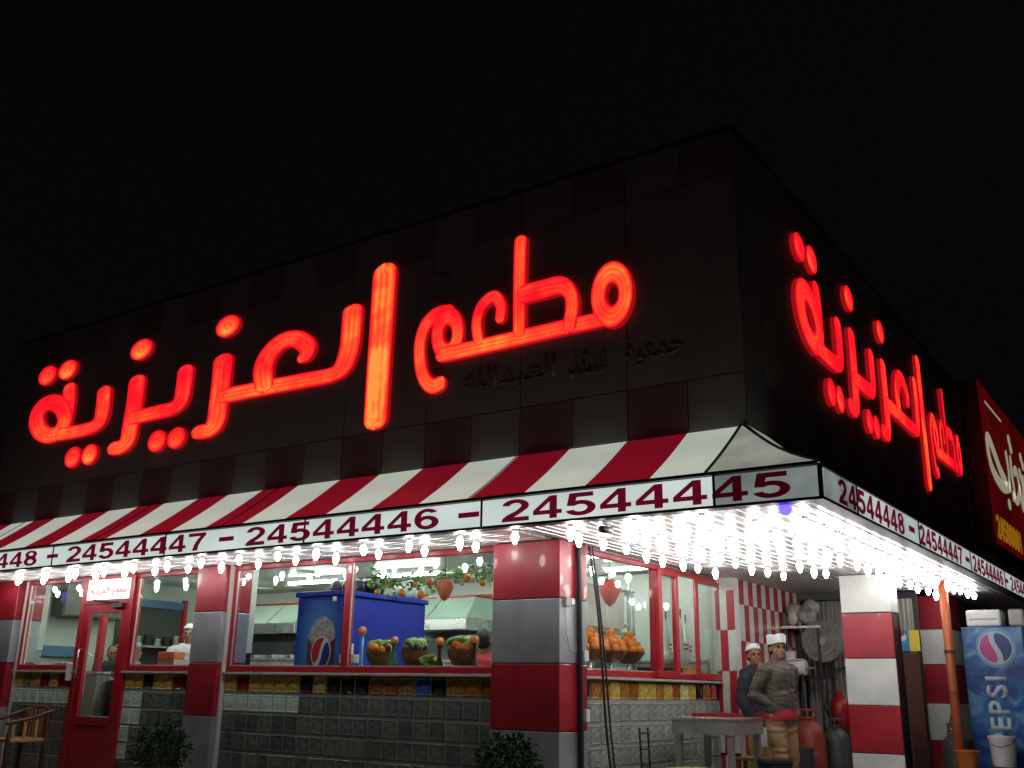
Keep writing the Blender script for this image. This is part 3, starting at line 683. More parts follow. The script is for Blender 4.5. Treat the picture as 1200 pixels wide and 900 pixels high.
def stroke(g, pts, closed, tr, d0, depth):
    """sweep a pen of width wx, height wz; tr maps (u, z, out) to world; g collects verts, faces, uv"""
    P = smooth_path(pts, closed); n = len(P); V = [-1, -.5, 0, .5, 1]
    rows = []
    for i, (x, z, wx, wz) in enumerate(P):
        a = P[(i-1) % n] if closed or i else P[0]; b = P[(i+1) % n] if closed or i < n-1 else P[-1]
        tx, tz = (b[0]-a[0])/wx, (b[1]-a[1])/wz; l = math.hypot(tx, tz) or 1; nx, nz = -tz/l, tx/l
        rows.append([(x+nx*wx*.485*v, z+nz*wz*.485*v, v, i*.1) for v in V])
    if not closed:
        for end in (0, 1):
            x, z, wx, wz = P[0] if end == 0 else P[-1]; q = P[1] if end == 0 else P[-2]
            tx, tz = (x-q[0])/wx, (z-q[1])/wz; l = math.hypot(tx, tz) or 1; tx /= l; tz /= l; nx, nz = (-tz, tx) if end else (tz, -tx)
            ex = []
            for k in range(1, 5):
                a = k*PI/2/4.0; ca, sa = math.cos(a), math.sin(a)
                ex.append([(x+(nx*v*ca+tx*sa)*wx*.485, z+(nz*v*ca+tz*sa)*wz*.485, v*ca if k < 4 else 0, 0) for v in V])
                # keep the rim red at the tip
                ex[-1] = [(p[0], p[1], math.copysign(max(abs(p[2]), sa), p[2] or 1), 0) for p in ex[-1]]
            rows = ex[::-1]+rows if end == 0 else rows+ex
    b0 = len(g.v)
    for r in rows:
        for x, z, v, u in r: g.v.append(tr(x, z, d0+depth)); g.uvs.append((u, v))
    m = len(rows); W5 = len(V)
    for i in range(m if closed else m-1):
        j = (i+1) % m
        for k in range(W5-1): g.f.append((b0+i*W5+k, b0+j*W5+k, b0+j*W5+k+1, b0+i*W5+k+1)); g.mi.append(0)
    c0 = len(g.v)
    for r in rows:
        for q in (r[0], r[-1]):
            g.v.append(tr(q[0], q[1], d0+depth)); g.uvs.append((0, 1)); g.v.append(tr(q[0], q[1], 0)); g.uvs.append((0, 1))
    for i in range(m if closed else m-1):
        j = (i+1) % m
        for s in (0, 2): g.f.append((c0+4*i+s, c0+4*j+s, c0+4*j+s+1, c0+4*i+s+1)); g.mi.append(1)
def neon_sign(label, tr, org, bright):
    root = thing('neon_sign', label, 'neon sign', org)
    def finish(g, name, alpha):
        org_ = sum(g.v, Vector())/len(g.v); me = bpy.data.meshes.new(name); me.from_pydata([tuple(v-org_) for v in g.v], [], g.f)
        me.materials.append(NEON); me.materials.append(CAN)
        me.polygons.foreach_set('material_index', g.mi)
        ul = me.uv_layers.new(name='UVMap')
        for lp in me.loops: ul.data[lp.index].uv = g.uvs[lp.vertex_index]
        o = bpy.data.objects.new(name, me); link(o, root); o.location = org_-Vector(org); ORG[o.name] = org_; o.color = (1,1,1,alpha); return o
    al = {'alif': 1.75, 'lam_ain_zay': 1.05, 'ta_ya': .85, 'ya_zay': .8, 'meem_ta_ain_meem': 1.0}
    for w, strokes in WORDS.items():
        g = MB(); g.uvs = []; g.mi = []
        for i, (k, pts) in enumerate(strokes):
            stroke(g, pts, k == 'c', tr, .04+.004*i, 0)
        finish(g, 'letter', al[w]*bright)
    for i, (x, z, wx, wz) in enumerate(DOTS):
        g = MB(); g.uvs = []; g.mi = []; N = 24
        ring = [(math.cos(2*PI*k/N), math.sin(2*PI*k/N)) for k in range(N)]
        rr = (1, .8, .5, .2)
        for q in rr:
            for c, s in ring: g.v.append(tr(x+c*wx/2*q, z+s*wz/2*q, .045)); g.uvs.append((0, q))
        g.v.append(tr(x, z, .045)); g.uvs.append((0, 0))
        for a in range(3):
            for k in range(N): g.f.append((a*N+k, a*N+(k+1)%N, (a+1)*N+(k+1)%N, (a+1)*N+k)); g.mi.append(0)
        for k in range(N): g.f.append((3*N+k, 3*N+(k+1)%N, 4*N)); g.mi.append(0)
        b = len(g.v)
        for c, s in ring: g.v.append(tr(x+c*wx/2, z+s*wz/2, .045)); g.uvs.append((0,1)); g.v.append(tr(x+c*wx/2, z+s*wz/2, 0)); g.uvs.append((0,1))
        for k in range(N): g.f.append((b+2*k, b+2*k+1, b+2*((k+1)%N)+1, b+2*((k+1)%N))); g.mi.append(1)
        finish(g, 'dot', bright*(1.5 if i in (1, 3, 4, 7) else .9))
neon_sign('glowing red Arabic word sign across the front parapet over the striped awning', lambda u, z, d: Vector((u, YF-.001-d, z)), (-4, -.08, 4.0), 1.0)
neon_sign('glowing red Arabic word sign on the right hand parapet receding beside the neighbouring sign', lambda u, z, d: Vector((XF+.001+d, .757*u+8.357, z*1.012)), (1.92, 5, 4.0), .55)
# faded unlit lettering left on the panels
GH = mat('faded_lettering', (.21,.18,.175), .7)
gt = thing('faded_lettering', 'faded dark Arabic lettering under the neon letters near the corner', 'lettering', (.1, -.08, 4.2))
words = ['\uFEE2\uFECC\uFEC4\uFEE3']
W1 = '\uFE94\uFEF4\uFECC\uFEE4\uFE9F'; W2 = '\uFEAA\uFECC\uFEB3'; W3 = '\uFEEA\uFEE0\uFEDF\u0627\uFEAA\uFE92\uFECC\uFEDF\u0627'
for w, xc, ww in ((W3, -.58, 1.15), (W2, .35, .42), (W1, 1.05, .62)):
    text('word', w, GH, gt, (xc, YF-.003, 4.33), wh=(ww, .30), bold=.01, ext=.006)
for (xc, zc, w) in ((-1.62, 5.42, '\u0631\u0627\uFEEE\uFEE7\u0627'), (-.72, 5.45, '\uFEB6\uFED8\uFEE7')):
    e = thing('faded_emblem', ('faded oval emblem between the tall bright stroke and the next word' if xc < -1 else 'faded oval emblem beside the tall thin red stroke'), 'emblem', (xc, -.08, zc-.2))
    pl = [(math.cos(2*PI*k/28)*.33, math.sin(2*PI*k/28)*.26) for k in range(28)]
    MB().prism(pl, (xc, YF-.001, zc), (1,0,0), (0,0,1), (0,-.006,0)).build('oval', mat('faded_oval', (.27,.24,.23), .6), e)
    text('word', w, GH, e, (xc, YF-.008, zc), wh=(.4, .2), ext=.004)
e = thing('faded_emblem', 'faded oval emblem on the right hand parapet close to the building corner', 'emblem', (1.92, .55, 4.1))
MB().prism([(math.cos(2*PI*k/28)*.24, math.sin(2*PI*k/28)*.36) for k in range(28)], (XF+.001, .62, 4.36), (0,1,0), (0,0,1), (.006,0,0)).build('oval', mat('faded_oval_brown', (.38,.30,.24), .6), e)

# ============================================================ bulbs under the canopy
BULB = mat('bulb_glow', (1,1,1), .4, emit=(1.0,.99,.97), estr=42)
prf = [(.016,-.030)]
for i in range(9):
    z = -.030-.088*i/8; r = .037*(1-abs(i-3.5)/9)*(1.0 if i % 2 else .88); prf.append((max(.016, r), z))
prf.append((.012,-.127))
bme = MB().lathe(prf, n=10).mesh('bulb_tube', smooth=True); bme.materials.append(BULB)
sme = MB().lathe([(.024,0),(.026,-.02),(.020,-.022),(.019,-.030)], n=10).mesh('socket', smooth=True); sme.materials.append(mat('socket_white', (.6,.6,.58), .4))
def bulb(x, y, label, group, z=2.652):
    r = bpy.data.objects.new('light_bulb', None); r.empty_display_size = .05; link(r); r.location = (x, y, z); ORG[r.name] = Vector((x, y, z))
    r.rotation_euler = (random.uniform(-.06,.06), random.uniform(-.06,.06), random.uniform(0,6))
    tag(r, label, 'light bulb', group)
    for n, me in (('bulb_tube', bme), ('socket', sme)):
        o = bpy.data.objects.new(n, me); link(o, r)
        if n == 'bulb_tube': o.scale.z = random.uniform(.85, 1.2)
GF = 'bulbs in rows under the front awning'; GS = 'bulbs in rows under the right hand canopy'
x = 1.75; i = 0
while x > -9.7: bulb(x+random.uniform(-.02,.02), -.70, 'bare white bulb in the row under the front awning lip, %s from the corner' % ORD[i], GF); x -= .6; i += 1
x = -.75; i = 0
while x > -9.7: bulb(x+random.uniform(-.02,.02), -.33, 'bare bulb in the row nearest the front windows, %s from the corner pillar' % ORD[i], GF); x -= .6; i += 1
for X, ya, yb, st, rn in ((.42, -.35, 2.6, .42, 'by the side windows'), (.95, -.30, 3.4, .45, 'next to the side window row'), (1.45, -.32, 3.7, .45, 'amid the side canopy'), (2.0, -.2, 6.6, .45, 'next to the canopy lip row'), (2.38, -.15, 6.9, .42, 'along the side canopy lip')):
    y = ya; i = 0
    while y < yb: bulb(X+random.uniform(-.02,.02), y, 'bare white bulb in the row %s, %s from the front' % (rn, ORD[i]), GS); y += st; i += 1
bl = thing('blue_lamp', 'small blue lamp under the canopy just behind the corner of the phone number strip', 'lamp', (2.44,-.76,2.65))
MB().lathe([(.03,0),(.05,-.02),(.05,-.06),(.02,-.08)], (2.44,-.76,2.652), 12).build('lens', mat('blue_glow', (.1,.1,1), .4, emit=(.06,.04,1), estr=5), bl)
cmr = thing('security_camera', 'small dark camera fixed under the canopy among the bulbs', 'camera', (.85,-.62,2.6))
MB().lathe([(.04,0),(.04,-.02),(.015,-.022),(.015,-.05)], (.85,-.62,2.655), 12).build('mount', WHITE, cmr)
MB().tube([(.85,-.72,2.585),(.85,-.56,2.60)], .03, 12).build('camera_body', BLACK, cmr, smooth=True)

# ============================================================ neighbouring shop sign
ns = thing('neighbour_sign', 'dark box sign with red face, cream Arabic letters and yellow numbers beyond the restaurant', 'sign', (2.2, 11, 3.6))
NRED = lit('neighbour_red', (.26,.004,.006), .22, base=(.2,.01,.012), vscale=.7, lo=.5, hi=1.3)
NCR = mat('cream_letter', (.6,.56,.42), .5, emit=(.62,.60,.42), estr=.42)
NYE = mat('yellow_letter', (.55,.30,.02), .5, emit=(.75,.33,.012), estr=.30)
box('sign_box', mat('sign_box_grey', (.20,.185,.20), .6, var=.1), ns, 1.94, 2.24, 9.62, 17.5, 3.66, 6.44)
X3 = 2.245
MB().box(2.243, 2.262, 9.65, 17.5, 3.69, 6.41).build('sign_face', NRED, ns)
def sstroke(pts, w, m, name):
    g = MB(); g.uvs = []; g.mi = []
    stroke(g, [(a, b, w, w) for a, b in pts], False, lambda u, z, d: Vector((2.263+d, u, z)), .012, 0)
    me = bpy.data.meshes.new(name); o_ = sum(g.v, Vector())/len(g.v); me.from_pydata([tuple(v-o_) for v in g.v], [], g.f); me.materials.append(m)
    o = bpy.data.objects.new(name, me); link(o, ns); o.location = o_-ORG[ns.name]; ORG[o.name] = o_
for pts, w in (([(11.26,4.97),(10.8,5.1),(10.41,5.31),(10.07,5.46),(9.87,5.44),(9.80,5.26),(9.93,5.02),(10.33,4.86),(10.97,4.81),(11.64,4.93)], .22), ([(11.64,4.93),(11.77,5.22),(11.72,5.54)], .16),
        ([(12.17,5.54),(12.11,5.22),(12.15,4.93),(11.95,4.78)], .16), ([(12.0,4.84),(12.4,4.79),(12.86,5.11),(12.71,5.42),(12.43,5.34)], .17), ([(12.86,5.11),(13.02,4.76),(13.36,5.2),(13.15,5.47)], .18),
        ([(13.5,5.4),(13.6,4.9),(14.2,4.8),(14.5,5.5)], .18)):
    sstroke(pts, w, NCR, 'letter')
for y, z in ((12.27,5.93),(12.37,5.78),(13.55,5.84),(13.7,5.7),(11.38,4.57)):
    MB().prism([(math.cos(k*PI/6)*.12, math.sin(k*PI/6)*.10) for k in range(12)], (2.263, y, z), (0,1,0), (0,0,1), (.012,0,0)).build('letter_dot', NCR, ns)
MB().box(2.263, 2.27, 10.08, 11.6, 6.12, 6.16).build('stripe', NCR, ns)
for i, ch in enumerate('24580001'):
    text('digit', ch, NYE, ns, (2.264, 9.92+.31*i, 3.98), rot=(0,0,PI/2), wh=(.27 if ch != '1' else .12, .40), bold=.02, ext=.01)
# ============================================================ things inside, seen through the glass
BLUE = mat('cooler_blue', (.004,.018,.30), .55, var=.05, vscale=2, spec=.25)
LBLUE = mat('cooler_glow_blue', (.05,.22,.55), .4)
def disc_pts(n=40, a0=0, a1=2*PI): return [(math.cos(a0+(a1-a0)*k/n), math.sin(a0+(a1-a0)*k/n)) for k in range(n+1)]
def globe_logo(parent, c, R, ax, bx, nrm, red, blue, white, rot=0, sq=1.0):
    """round logo: upper and lower fields parted by a white wave, in the plane ax, bx"""
    ax = Vector(ax); bx = Vector(bx); n = Vector(nrm); c = Vector(c); cr, sr = math.cos(rot), math.sin(rot)
    def T(p): x, y = p; x, y = x*cr-y*sr, x*sr+y*cr; return (x*R*sq, y*R)
    MB().prism([T(p) for p in disc_pts(40)[:-1]], c, ax, bx, n*.003).build('logo_disc', white, parent)
    wave = lambda x, o: o+.20*math.sin(x*2.6)
    def field(sgn, off, m, nm):
        xs_ = []; a0 = math.asin(max(-1, min(1, off-.18*sgn*0))) if 0 else 0
        arc = [p for p in [(math.cos(a)*.90, math.sin(a)*.90) for a in [i*2*PI/72 for i in range(72)]] if (p[1]-wave(p[0], off))*sgn > 0]
        arc.sort(key=lambda p: -p[0] if sgn > 0 else p[0])
        arc = sorted(arc, key=lambda p: p[0]) if 0 else arc
        # order by angle from the outermost ends
        ang = sorted(arc, key=lambda p: (math.atan2(p[1]*sgn, p[0])) % (2*PI) if math.atan2(p[1]*sgn, p[0]) > -PI/2 else math.atan2(p[1]*sgn, p[0])+2*PI)
        L = ang[0]; Rr = ang[-1]
        w = [(Rr[0]+(L[0]-Rr[0])*k/14, 0) for k in range(1, 14)]; w = [(x, wave(x, off)) for x, _ in w]
        MB().prism([T(p) for p in ang+w], c+n*.004, ax, bx, n*.003).build(nm, m, parent)
    field(1, .16, red, 'logo_field'); field(-1, -.16, blue, 'logo_field')
L_RED = mat('logo_red', (.50,.012,.03), .4); L_BLUE = mat('logo_navy', (.008,.02,.16), .4); L_WHITE = mat('logo_white', (.62,.62,.66), .4); L_PINK = mat('logo_magenta', (.42,.03,.22), .4)
ck = thing('drinks_cooler', 'tall blue drinks cooler with a can picture behind the large front window', 'cooler', (-3.7, 1.3, .17))
MB().box(-4.06, -3.30, .62, 2.10, .18, 2.30).build('cabinet', BLUE, ck, bevel=.02)
MB().box(-4.09, -3.27, .60, 2.12, 2.303, 2.36).build('top_cap', BLUE, ck, bevel=.01)
PG = mat('picture_blue', (.03,.13,.45), .45, spec=.25); t_ = PG.node_tree; b_ = t_.nodes['Principled BSDF']      # printed picture: a pale blue burst round the can
tc = t_.nodes.new('ShaderNodeTexCoord'); mp = t_.nodes.new('ShaderNodeMapping'); mp.inputs['Location'].default_value = (-.06,0,-.62); mp.inputs['Scale'].default_value = (2.3,1,1.5)
gr = t_.nodes.new('ShaderNodeTexGradient'); gr.gradient_type = 'SPHERICAL'; rp = t_.nodes.new('ShaderNodeValToRGB'); e = rp.color_ramp.elements
e[0].position = 0; e[0].color = (.004,.018,.30,1); e[1].position = .9; e[1].color = (.08,.33,.62,1)
t_.links.new(tc.outputs['Object'], mp.inputs[0]); t_.links.new(mp.outputs[0], gr.inputs[0]); t_.links.new(gr.outputs[0], rp.inputs[0]); t_.links.new(rp.outputs[0], b_.inputs['Base Color'])
MB().box(-4.04, -3.32, .614, .618, .3, 2.26).build('front_picture', PG, ck)
CANB = mat('can_dark', (.10,.035,.03), .4, var=.6, vscale=10)
MB().prism([(-.21,-.95),(.21,-.95),(.22,.18),(.12,.27),(-.14,.27),(-.22,.16)], (-3.62, .611, 1.62), (1,0,0), (0,0,1), (0,-.004,0)).build('can_picture', CANB, ck)
MB().prism([(-.22,.10),(-.12,.0),(0,.06),(.12,.0),(.23,.10),(.17,.26),(.04,.33),(-.10,.29)], (-3.62, .605, 1.74), (1,0,0), (0,0,1), (0,-.004,0)).build('foam_picture', mat('foam', (.36,.30,.30), .6, var=.5, vscale=18), ck)
globe_logo(ck, (-3.60, .598, 1.66), .185, (1,0,0), (0,0,1), (0,-1,0), L_RED, L_BLUE, L_WHITE, rot=.85, sq=.85)
MB().box(-3.46, -3.40, .59, .60, 2.24, 2.29).build('price_tag', WHITE, ck)
bagm = MB().cap((-3.95,1.2,2.46), (-3.45,1.3,2.47), .12, .13).cap((-3.5,.9,2.43),(-3.8,1.6,2.44),.10,.1)
o = obj_mesh('black_bag', organic(bagm, .02, 4, .01), mat('black_plastic', (.025,.025,.03), .35), org=(-3.7,1.25,2.37)); tag(o, 'black plastic bag lying on top of the blue drinks cooler', 'bag')
o = obj_mesh('clear_bag', organic(MB().cap((-3.45,1.75,2.48),(-3.4,2.0,2.47),.11,.12).cap((-3.4,1.9,2.56),(-3.6,1.9,2.47),.08,.1), .02, 3, .014), mat('cloudy_plastic', (.5,.55,.52), .25), org=(-3.45,1.9,2.37)); tag(o, 'pale crumpled plastic bag on the back corner of the blue cooler', 'bag')

# kitchen hoods, benches
HOODG = mat('hood_sheet', (.60,.80,.66), .4, metal=.0, var=.08)
def hood(x0, x1, label):
    h = thing('cooker_hood', label, 'cooker hood', ((x0+x1)/2, 4.75, 2.1))
    g = MB(); y0, y1, yt = 4.35, 5.16, 4.75
    g.add([(x0,y0,2.32),(x1,y0,2.32),(x1-.12,yt,2.66),(x0+.12,yt,2.66),(x0,y1,2.32),(x1,y1,2.32),(x1-.12,y1,2.66),(x0+.12,y1,2.66)], [(0,1,2,3),(1,5,6,2),(5,4,7,6),(4,0,3,7),(3,2,6,7)])
    g.build('hood_slope', HOODG, h)
    MB().box(x0, x1, y0, y1, 2.14, 2.318).build('hood_skirt', STEEL, h, bevel=.01)
    MB().box(x0+.1, x1-.1, yt-.02, y1, 2.662, 2.69).build('top_edge', RED, h)
    n = int((x1-x0)/.6)
    for i in range(1, n):
        xx = x0+(x1-x0)*i/n; MB().tube([(xx, y0-.004, 2.325), (xx, yt-.004, 2.655)], .008, 4).build('seam', STEEL, h)
hood(-10.1, -8.0, 'pale green steel cooker hood left of the blue cooler')
hood(-5.9, -4.35, 'pale green steel cooker hood right of the blue cooler under the hanging fruit')
WARMW = mat('grill_front', (.45,.16,.05), .5, var=.5, vscale=8)
def bench(x0, x1, y0, y1, label, nm='kitchen_bench'):
    b = thing(nm, label, 'bench', ((x0+x1)/2, (y0+y1)/2, .17))
    MB().box(x0, x1, y0, y1, 1.66, 1.70).build('worktop', STEEL, b, bevel=.004)
    MB().box(x0+.03, x1-.03, y0+.03, y1, .172, 1.655).build('cabinet', mat('bench_grey', (.30,.30,.27), .45, metal=.3, var=.15), b)
    k = int((x1-x0)/.42)
    for i in range(k):
        MB().box(x0+.05+.42*i, x0+.43+.42*i, y0+.012, y0+.028, 1.20, 1.60).build('drawer_front', WARMW if i % 3 == 2 else MATS['shop_inner_wall'], b, bevel=.005)
    return b
bench(-10.1, -6.2, 3.3, 4.1, 'steel kitchen bench with trays under the left cooker hood')
bench(-5.6, -.4, 4.2, 4.9, 'steel kitchen bench under the right cooker hood')
rdm = random.Random(3)
for i in range(7):
    x = -9.6+.42*i
    g = MB().lathe([(.02,0),(.11,.0),(.15,.05),(.14,.052),(.10,.01)], (x, 3.6, 1.702), 14)
    tag(g.build('steel_tray', STEEL, smooth=True), 'round steel tray on the bench under the left cooker hood, %s from the left' % ORD[i], 'tray', 'steel trays on the kitchen bench')
for i in range(4):
    x = -9.5+.5*i
    g = MB().lathe([(.13,0),(.14,.24),(.145,.25),(.05,.27),(.02,.3)], (x, 4.6, 1.702), 14)
box_dark = box('grill', BLACK, None, -10.0, -8.1, 4.45, 5.1, 1.66, 2.0); tag(box_dark, 'black grill unit under the left cooker hood', 'grill')
g = thing('grill', 'black grill unit under the right cooker hood', 'grill', (-5.1,5.0,1.70))
MB().box(-5.8, -4.4, 4.92, 5.16, 1.0, 2.02).build('grill_body', mat('grill_grey', (.10,.11,.10), .4), g)
# display counter right behind the glass (top level with the sill)
def counter(nm, label, *b):
    c = thing(nm, label, 'counter', ((b[0]+b[1])/2, (b[2]+b[3])/2, .17)); MB().box(b[0], b[1], b[2], b[3], 1.39, 1.43).build('counter_top', STEEL, c, bevel=.004)
    MB().box(b[0]+.02, b[1]-.02, b[2]+.02, b[3]-.02, .172, 1.387).build('counter_body', MATS['bench_grey'], c)
counter('display_counter', 'steel display counter holding fruit bowls behind the front window', -3.2, -.85, .26, .58)
counter('display_counter', 'steel display counter with oranges behind the side window', -.82, -.26, .62, 2.9)

# fruit stands
ORANGE = mat('orange_peel', (.85,.27,.03), .45, var=.12, vscale=12, bump=.15, bscale=120)
LEAF = mat('banana_leaf_green', (.22,.36,.08), .5, var=.35, vscale=14)
DARKF = mat('dark_fruit', (.06,.03,.03), .35, var=.3); WOOD = mat('basket', (.22,.10,.04), .7, var=.4, vscale=25, bump=.5, bscale=60)
GLS = mat('green_glass', (.05,.30,.16), .1, coat=.5); BGL = mat('blue_glass', (.03,.25,.5), .12, coat=.5); PEACH = mat('peach_skin', (.80,.22,.12), .45, var=.35, vscale=5)
def fruit_bowl(x, y, z, label, s=1.0, foot=BGL, top='both', rs=1):
    rd = random.Random(rs)
    t = thing('fruit_bowl', label, 'fruit bowl', (x, y, z))
    MB().lathe([(.055*s,0),(.05*s,.01),(.012*s,.02),(.012*s,.055*s)], (x,y,z), 14).build('foot', foot, t, smooth=True)
    z1 = z+.05*s
    MB().lathe([(.02*s,0),(.07*s,.02*s),(.105*s,.075*s),(.12*s,.13*s),(.11*s,.13*s),(.06*s,.05*s)], (x,y,z1), 18).build('bowl', WOOD, t, smooth=True)
    for k in range(9):
        a = k*2.4; r = .065*s*math.sqrt(rd.random())+.02*s
        m = ORANGE if (top != 'dark' and k % 3) else DARKF
        MB().ball((x+r*math.cos(a), y+r*math.sin(a), z1+.135*s+rd.uniform(0,.035)*s), .038*s, 10, 8).build('fruit', m, t, smooth=True)
    for k in range(6):   # bananas / leaves arching over the fruit
        a = -.5+rd.uniform(-.3,.3)+rs; c = [(x+(-.04+.018*k)*s*abs(math.sin(a))+.085*s*math.cos(u)*math.cos(a), y+(-.05+.018*k)*s+.085*s*math.cos(u)*math.sin(a)*.6, z1+(.15+.006*(k%3))*s+.055*s*math.sin(u)) for u in [i*PI/7 for i in range(8)]]
        MB().tube(c, [.006*s,.016*s,.02*s,.022*s,.022*s,.02*s,.015*s,.005*s], 7).build('banana', LEAF, t, smooth=True)
    return t
fruit_bowl(-2.56, .44, 1.432, 'fruit bowl with oranges and green bananas nearest the blue cooler door', 1.25, GLS, rs=2)
fruit_bowl(-2.07, .44, 1.432, 'dark fruit bowl heaped with greens in the middle of the sill', 1.3, BLACK, 'dark', rs=3)
fruit_bowl(-1.44, .44, 1.432, 'large fruit bowl with bananas and oranges nearest the corner pillar', 1.35, STEEL, rs=4)
lt = MB()
for k in range(30):
    a = rdm.uniform(0, 2*PI); r = rdm.uniform(.02,.09); lt.ball((-1.86+r*math.cos(a), .42+r*math.sin(a), 1.50+rdm.uniform(0,.11)), (.03,.03,.022), 7, 5, .2)
o = obj_mesh('lettuce', organic(lt, .011, 1, .006), LEAF, org=(-1.86,.42,1.45)); tag(o, 'bright green lettuce in a dark pot between the fruit bowls', 'lettuce')
tag(MB().lathe([(.07,0),(.085,.05),(.08,.052)], (-1.86,.42,1.432), 14).build('pot', BLACK, smooth=True), 'small dark pot holding the green lettuce', 'pot')
def vase(x, y, z, h, label, body, fruit=ORANGE, r=.045):
    t = thing('glass_vase', label, 'vase', (x,y,z))
    MB().lathe([(r,0),(r*1.1,h*.2),(r*.35,h*.5),(r*.4,h*.72),(r*.7,h*.8)], (x,y,z), 14).build('vase_body', body, t, smooth=True)
    MB().ball((x,y,z+h*.8+.035), .045, 12, 9).build('fruit', fruit, t, smooth=True)
vase(-2.32, .40, 1.432, .38, 'green glass vase topped with a peach beside the first fruit bowl', GLS, PEACH, .06)
vase(-1.72, .42, 1.432, .36, 'dark stemmed vase topped with an orange left of the last fruit bowl', DARKF)
vase(-1.27, .42, 1.432, .38, 'dark vase topped with a red fruit next to the corner pillar', DARKF, PEACH)
bp_ = thing('blue_stand', 'thin bright blue stand with a peach on top by the window bar', 'stand', (-2.81,.42,1.432))
MB().lathe([(.035,0),(.022,.02),(.022,.40)], (-2.81,.42,1.432), 12).build('tube', BGL, bp_, smooth=True); MB().ball((-2.81,.42,1.88), .05, 12, 9).build('fruit', PEACH, bp_, smooth=True)
wb = thing('white_box', 'white stepped box beside the blue stand behind the window bar', 'box', (-3.0,.42,1.432))
MB().box(-3.08,-2.88,.36,.5,1.54,1.63).build('lower_box', WHITE, wb, bevel=.006); MB().box(-3.07,-2.98,.37,.48,1.632,1.75).build('upper_box', WHITE, wb, bevel=.006); MB().box(-3.04,-2.92,.40,.46,1.433,1.538).build('stand', WHITE, wb)
# hanging garland of fruit and leaves
gl = thing('fruit_garland', 'garland of green vine with small oranges hanging over the fruit bowls', 'garland', (-1.95,.5,2.5))
rd = random.Random(11)
path = [(-2.80,.5,2.50),(-2.5,.5,2.40),(-2.2,.5,2.43),(-1.9,.5,2.36),(-1.6,.5,2.46),(-1.3,.5,2.42),(-1.0,.5,2.47)]
MB().tube(path, .008, 5).build('vine', LEAF, gl)
lv = MB(); VL = mat('vine_leaf', (.12,.30,.05), .5, var=.4, vscale=10)
for k in range(300):
    i = rd.randrange(len(path)-1); p = Vector(path[i]).lerp(Vector(path[i+1]), rd.random())+Vector((rd.gauss(0,.04), rd.gauss(0,.05), rd.gauss(0,.05)))
    d = Vector((rd.uniform(-1,1), rd.uniform(-1,1), rd.uniform(-1,.4))).normalized(); s_ = d.cross(Vector((rd.uniform(-1,1), rd.uniform(-1,1), 1))).normalized()
    L_ = rd.uniform(.05,.10); lv.add([p, p+d*L_*.5+s_*L_*.3, p+d*L_, p+d*L_*.5-s_*L_*.3], [(0,1,2,3)])
tag(lv.build('vine_leaves', VL, gl), kind='stuff')
for (x, z, r, m) in ((-2.66,2.30,.035,ORANGE),(-2.48,2.36,.03,ORANGE),(-2.3,2.28,.045,ORANGE),(-2.12,2.36,.03,ORANGE),(-2.03,2.25,.045,ORANGE),(-1.92,2.38,.045,PEACH),(-1.42,2.40,.045,ORANGE),(-1.22,2.34,.035,ORANGE),(-2.76,2.38,.04,LEAF)):
    MB().ball((x,.46,z), r, 10, 8).build('fruit', m, gl, smooth=True)
def ornament(x, y, z, r, label, m):
    t = thing('hanging_fruit_ornament', label, 'ornament', (x,y,z+r))
    MB().lathe([(r*.12,-r*1.35),(r*.5,-r*1.0),(r*.9,-r*.2),(r*1.0,r*.3),(r*.85,r*.75),(r*.4,r*.95)], (x,y,z), 18).build('fruit_body', m, t, smooth=True)
    MB().tube([(x,y,z+r*.9),(x,y,2.66)], .004, 5).build('cord', BLACK, t)
    for k in range(5):
        a = k*2*PI/5; MB().add([(x,y,z+r*1.0),(x+r*.5*math.cos(a),y+r*.5*math.sin(a),z+r*.9),(x+r*.3*math.cos(a+.4),y+r*.3*math.sin(a+.4),z+r*1.15)], [(0,1,2)]).build('leaf', LEAF, t)
ornament(-1.68, .42, 2.30, .095, 'big peach ornament hanging in the front window beside the garland', mat('peach_big', (.80,.16,.08), .4, var=.5, vscale=7))
ornament(-.45, 1.76, 2.34, .12, 'big red strawberry ornament hanging in the side window', mat('strawberry', (.62,.05,.02), .4, var=.3, vscale=9, bump=.3, bscale=60))

# ---- behind the side window
for (y0, n_, lab) in ((1.42, 0, 'basket of stacked oranges at the left edge of the side window'), (1.86, 1, 'middle basket of stacked oranges behind the side window'), (2.26, 2, 'right hand basket of stacked oranges behind the side window')):
    t = thing('orange_basket', lab, 'basket', (-.5, y0, 1.432))
    MB().lathe([(.05,0),(.04,.02),(.02,.04),(.02,.16)], (-.5,y0,1.432), 14).build('foot', STEEL, t, smooth=True)
    MB().lathe([(.06,0),(.13,.04),(.19,.12),(.18,.12),(.1,.04)], (-.5,y0,1.59), 20).build('basket', WOOD, t, smooth=True)
    k = 0
    for lay, (R_, c_) in enumerate(((.14, 9), (.10, 6), (.05, 3), (0, 1))):
        for j in range(c_):
            a = j*2*PI/c_+lay*.4; MB().ball((-.5+R_*math.cos(a), y0+R_*math.sin(a), 1.735+lay*.055), .047, 10, 8).build('orange', ORANGE, t, smooth=True)
rk = thing('steel_rack', 'steel rack with white curtain and shelves behind the side window', 'rack', (-1.0, 2.1, .17))
for (x, y) in ((-1.25,1.2),(-1.25,3.0),(-.82,1.2),(-.82,3.0)): MB().tube([(x,y,.172),(x,y,2.46)], .02, 8).build('post', STEEL, rk)
for z in (1.2, 1.95, 2.44): MB().box(-1.27,-.80,1.18,3.02,z-.015,z+.015).build('shelf', STEEL, rk)
cu = MB(); vs = []; N = 60
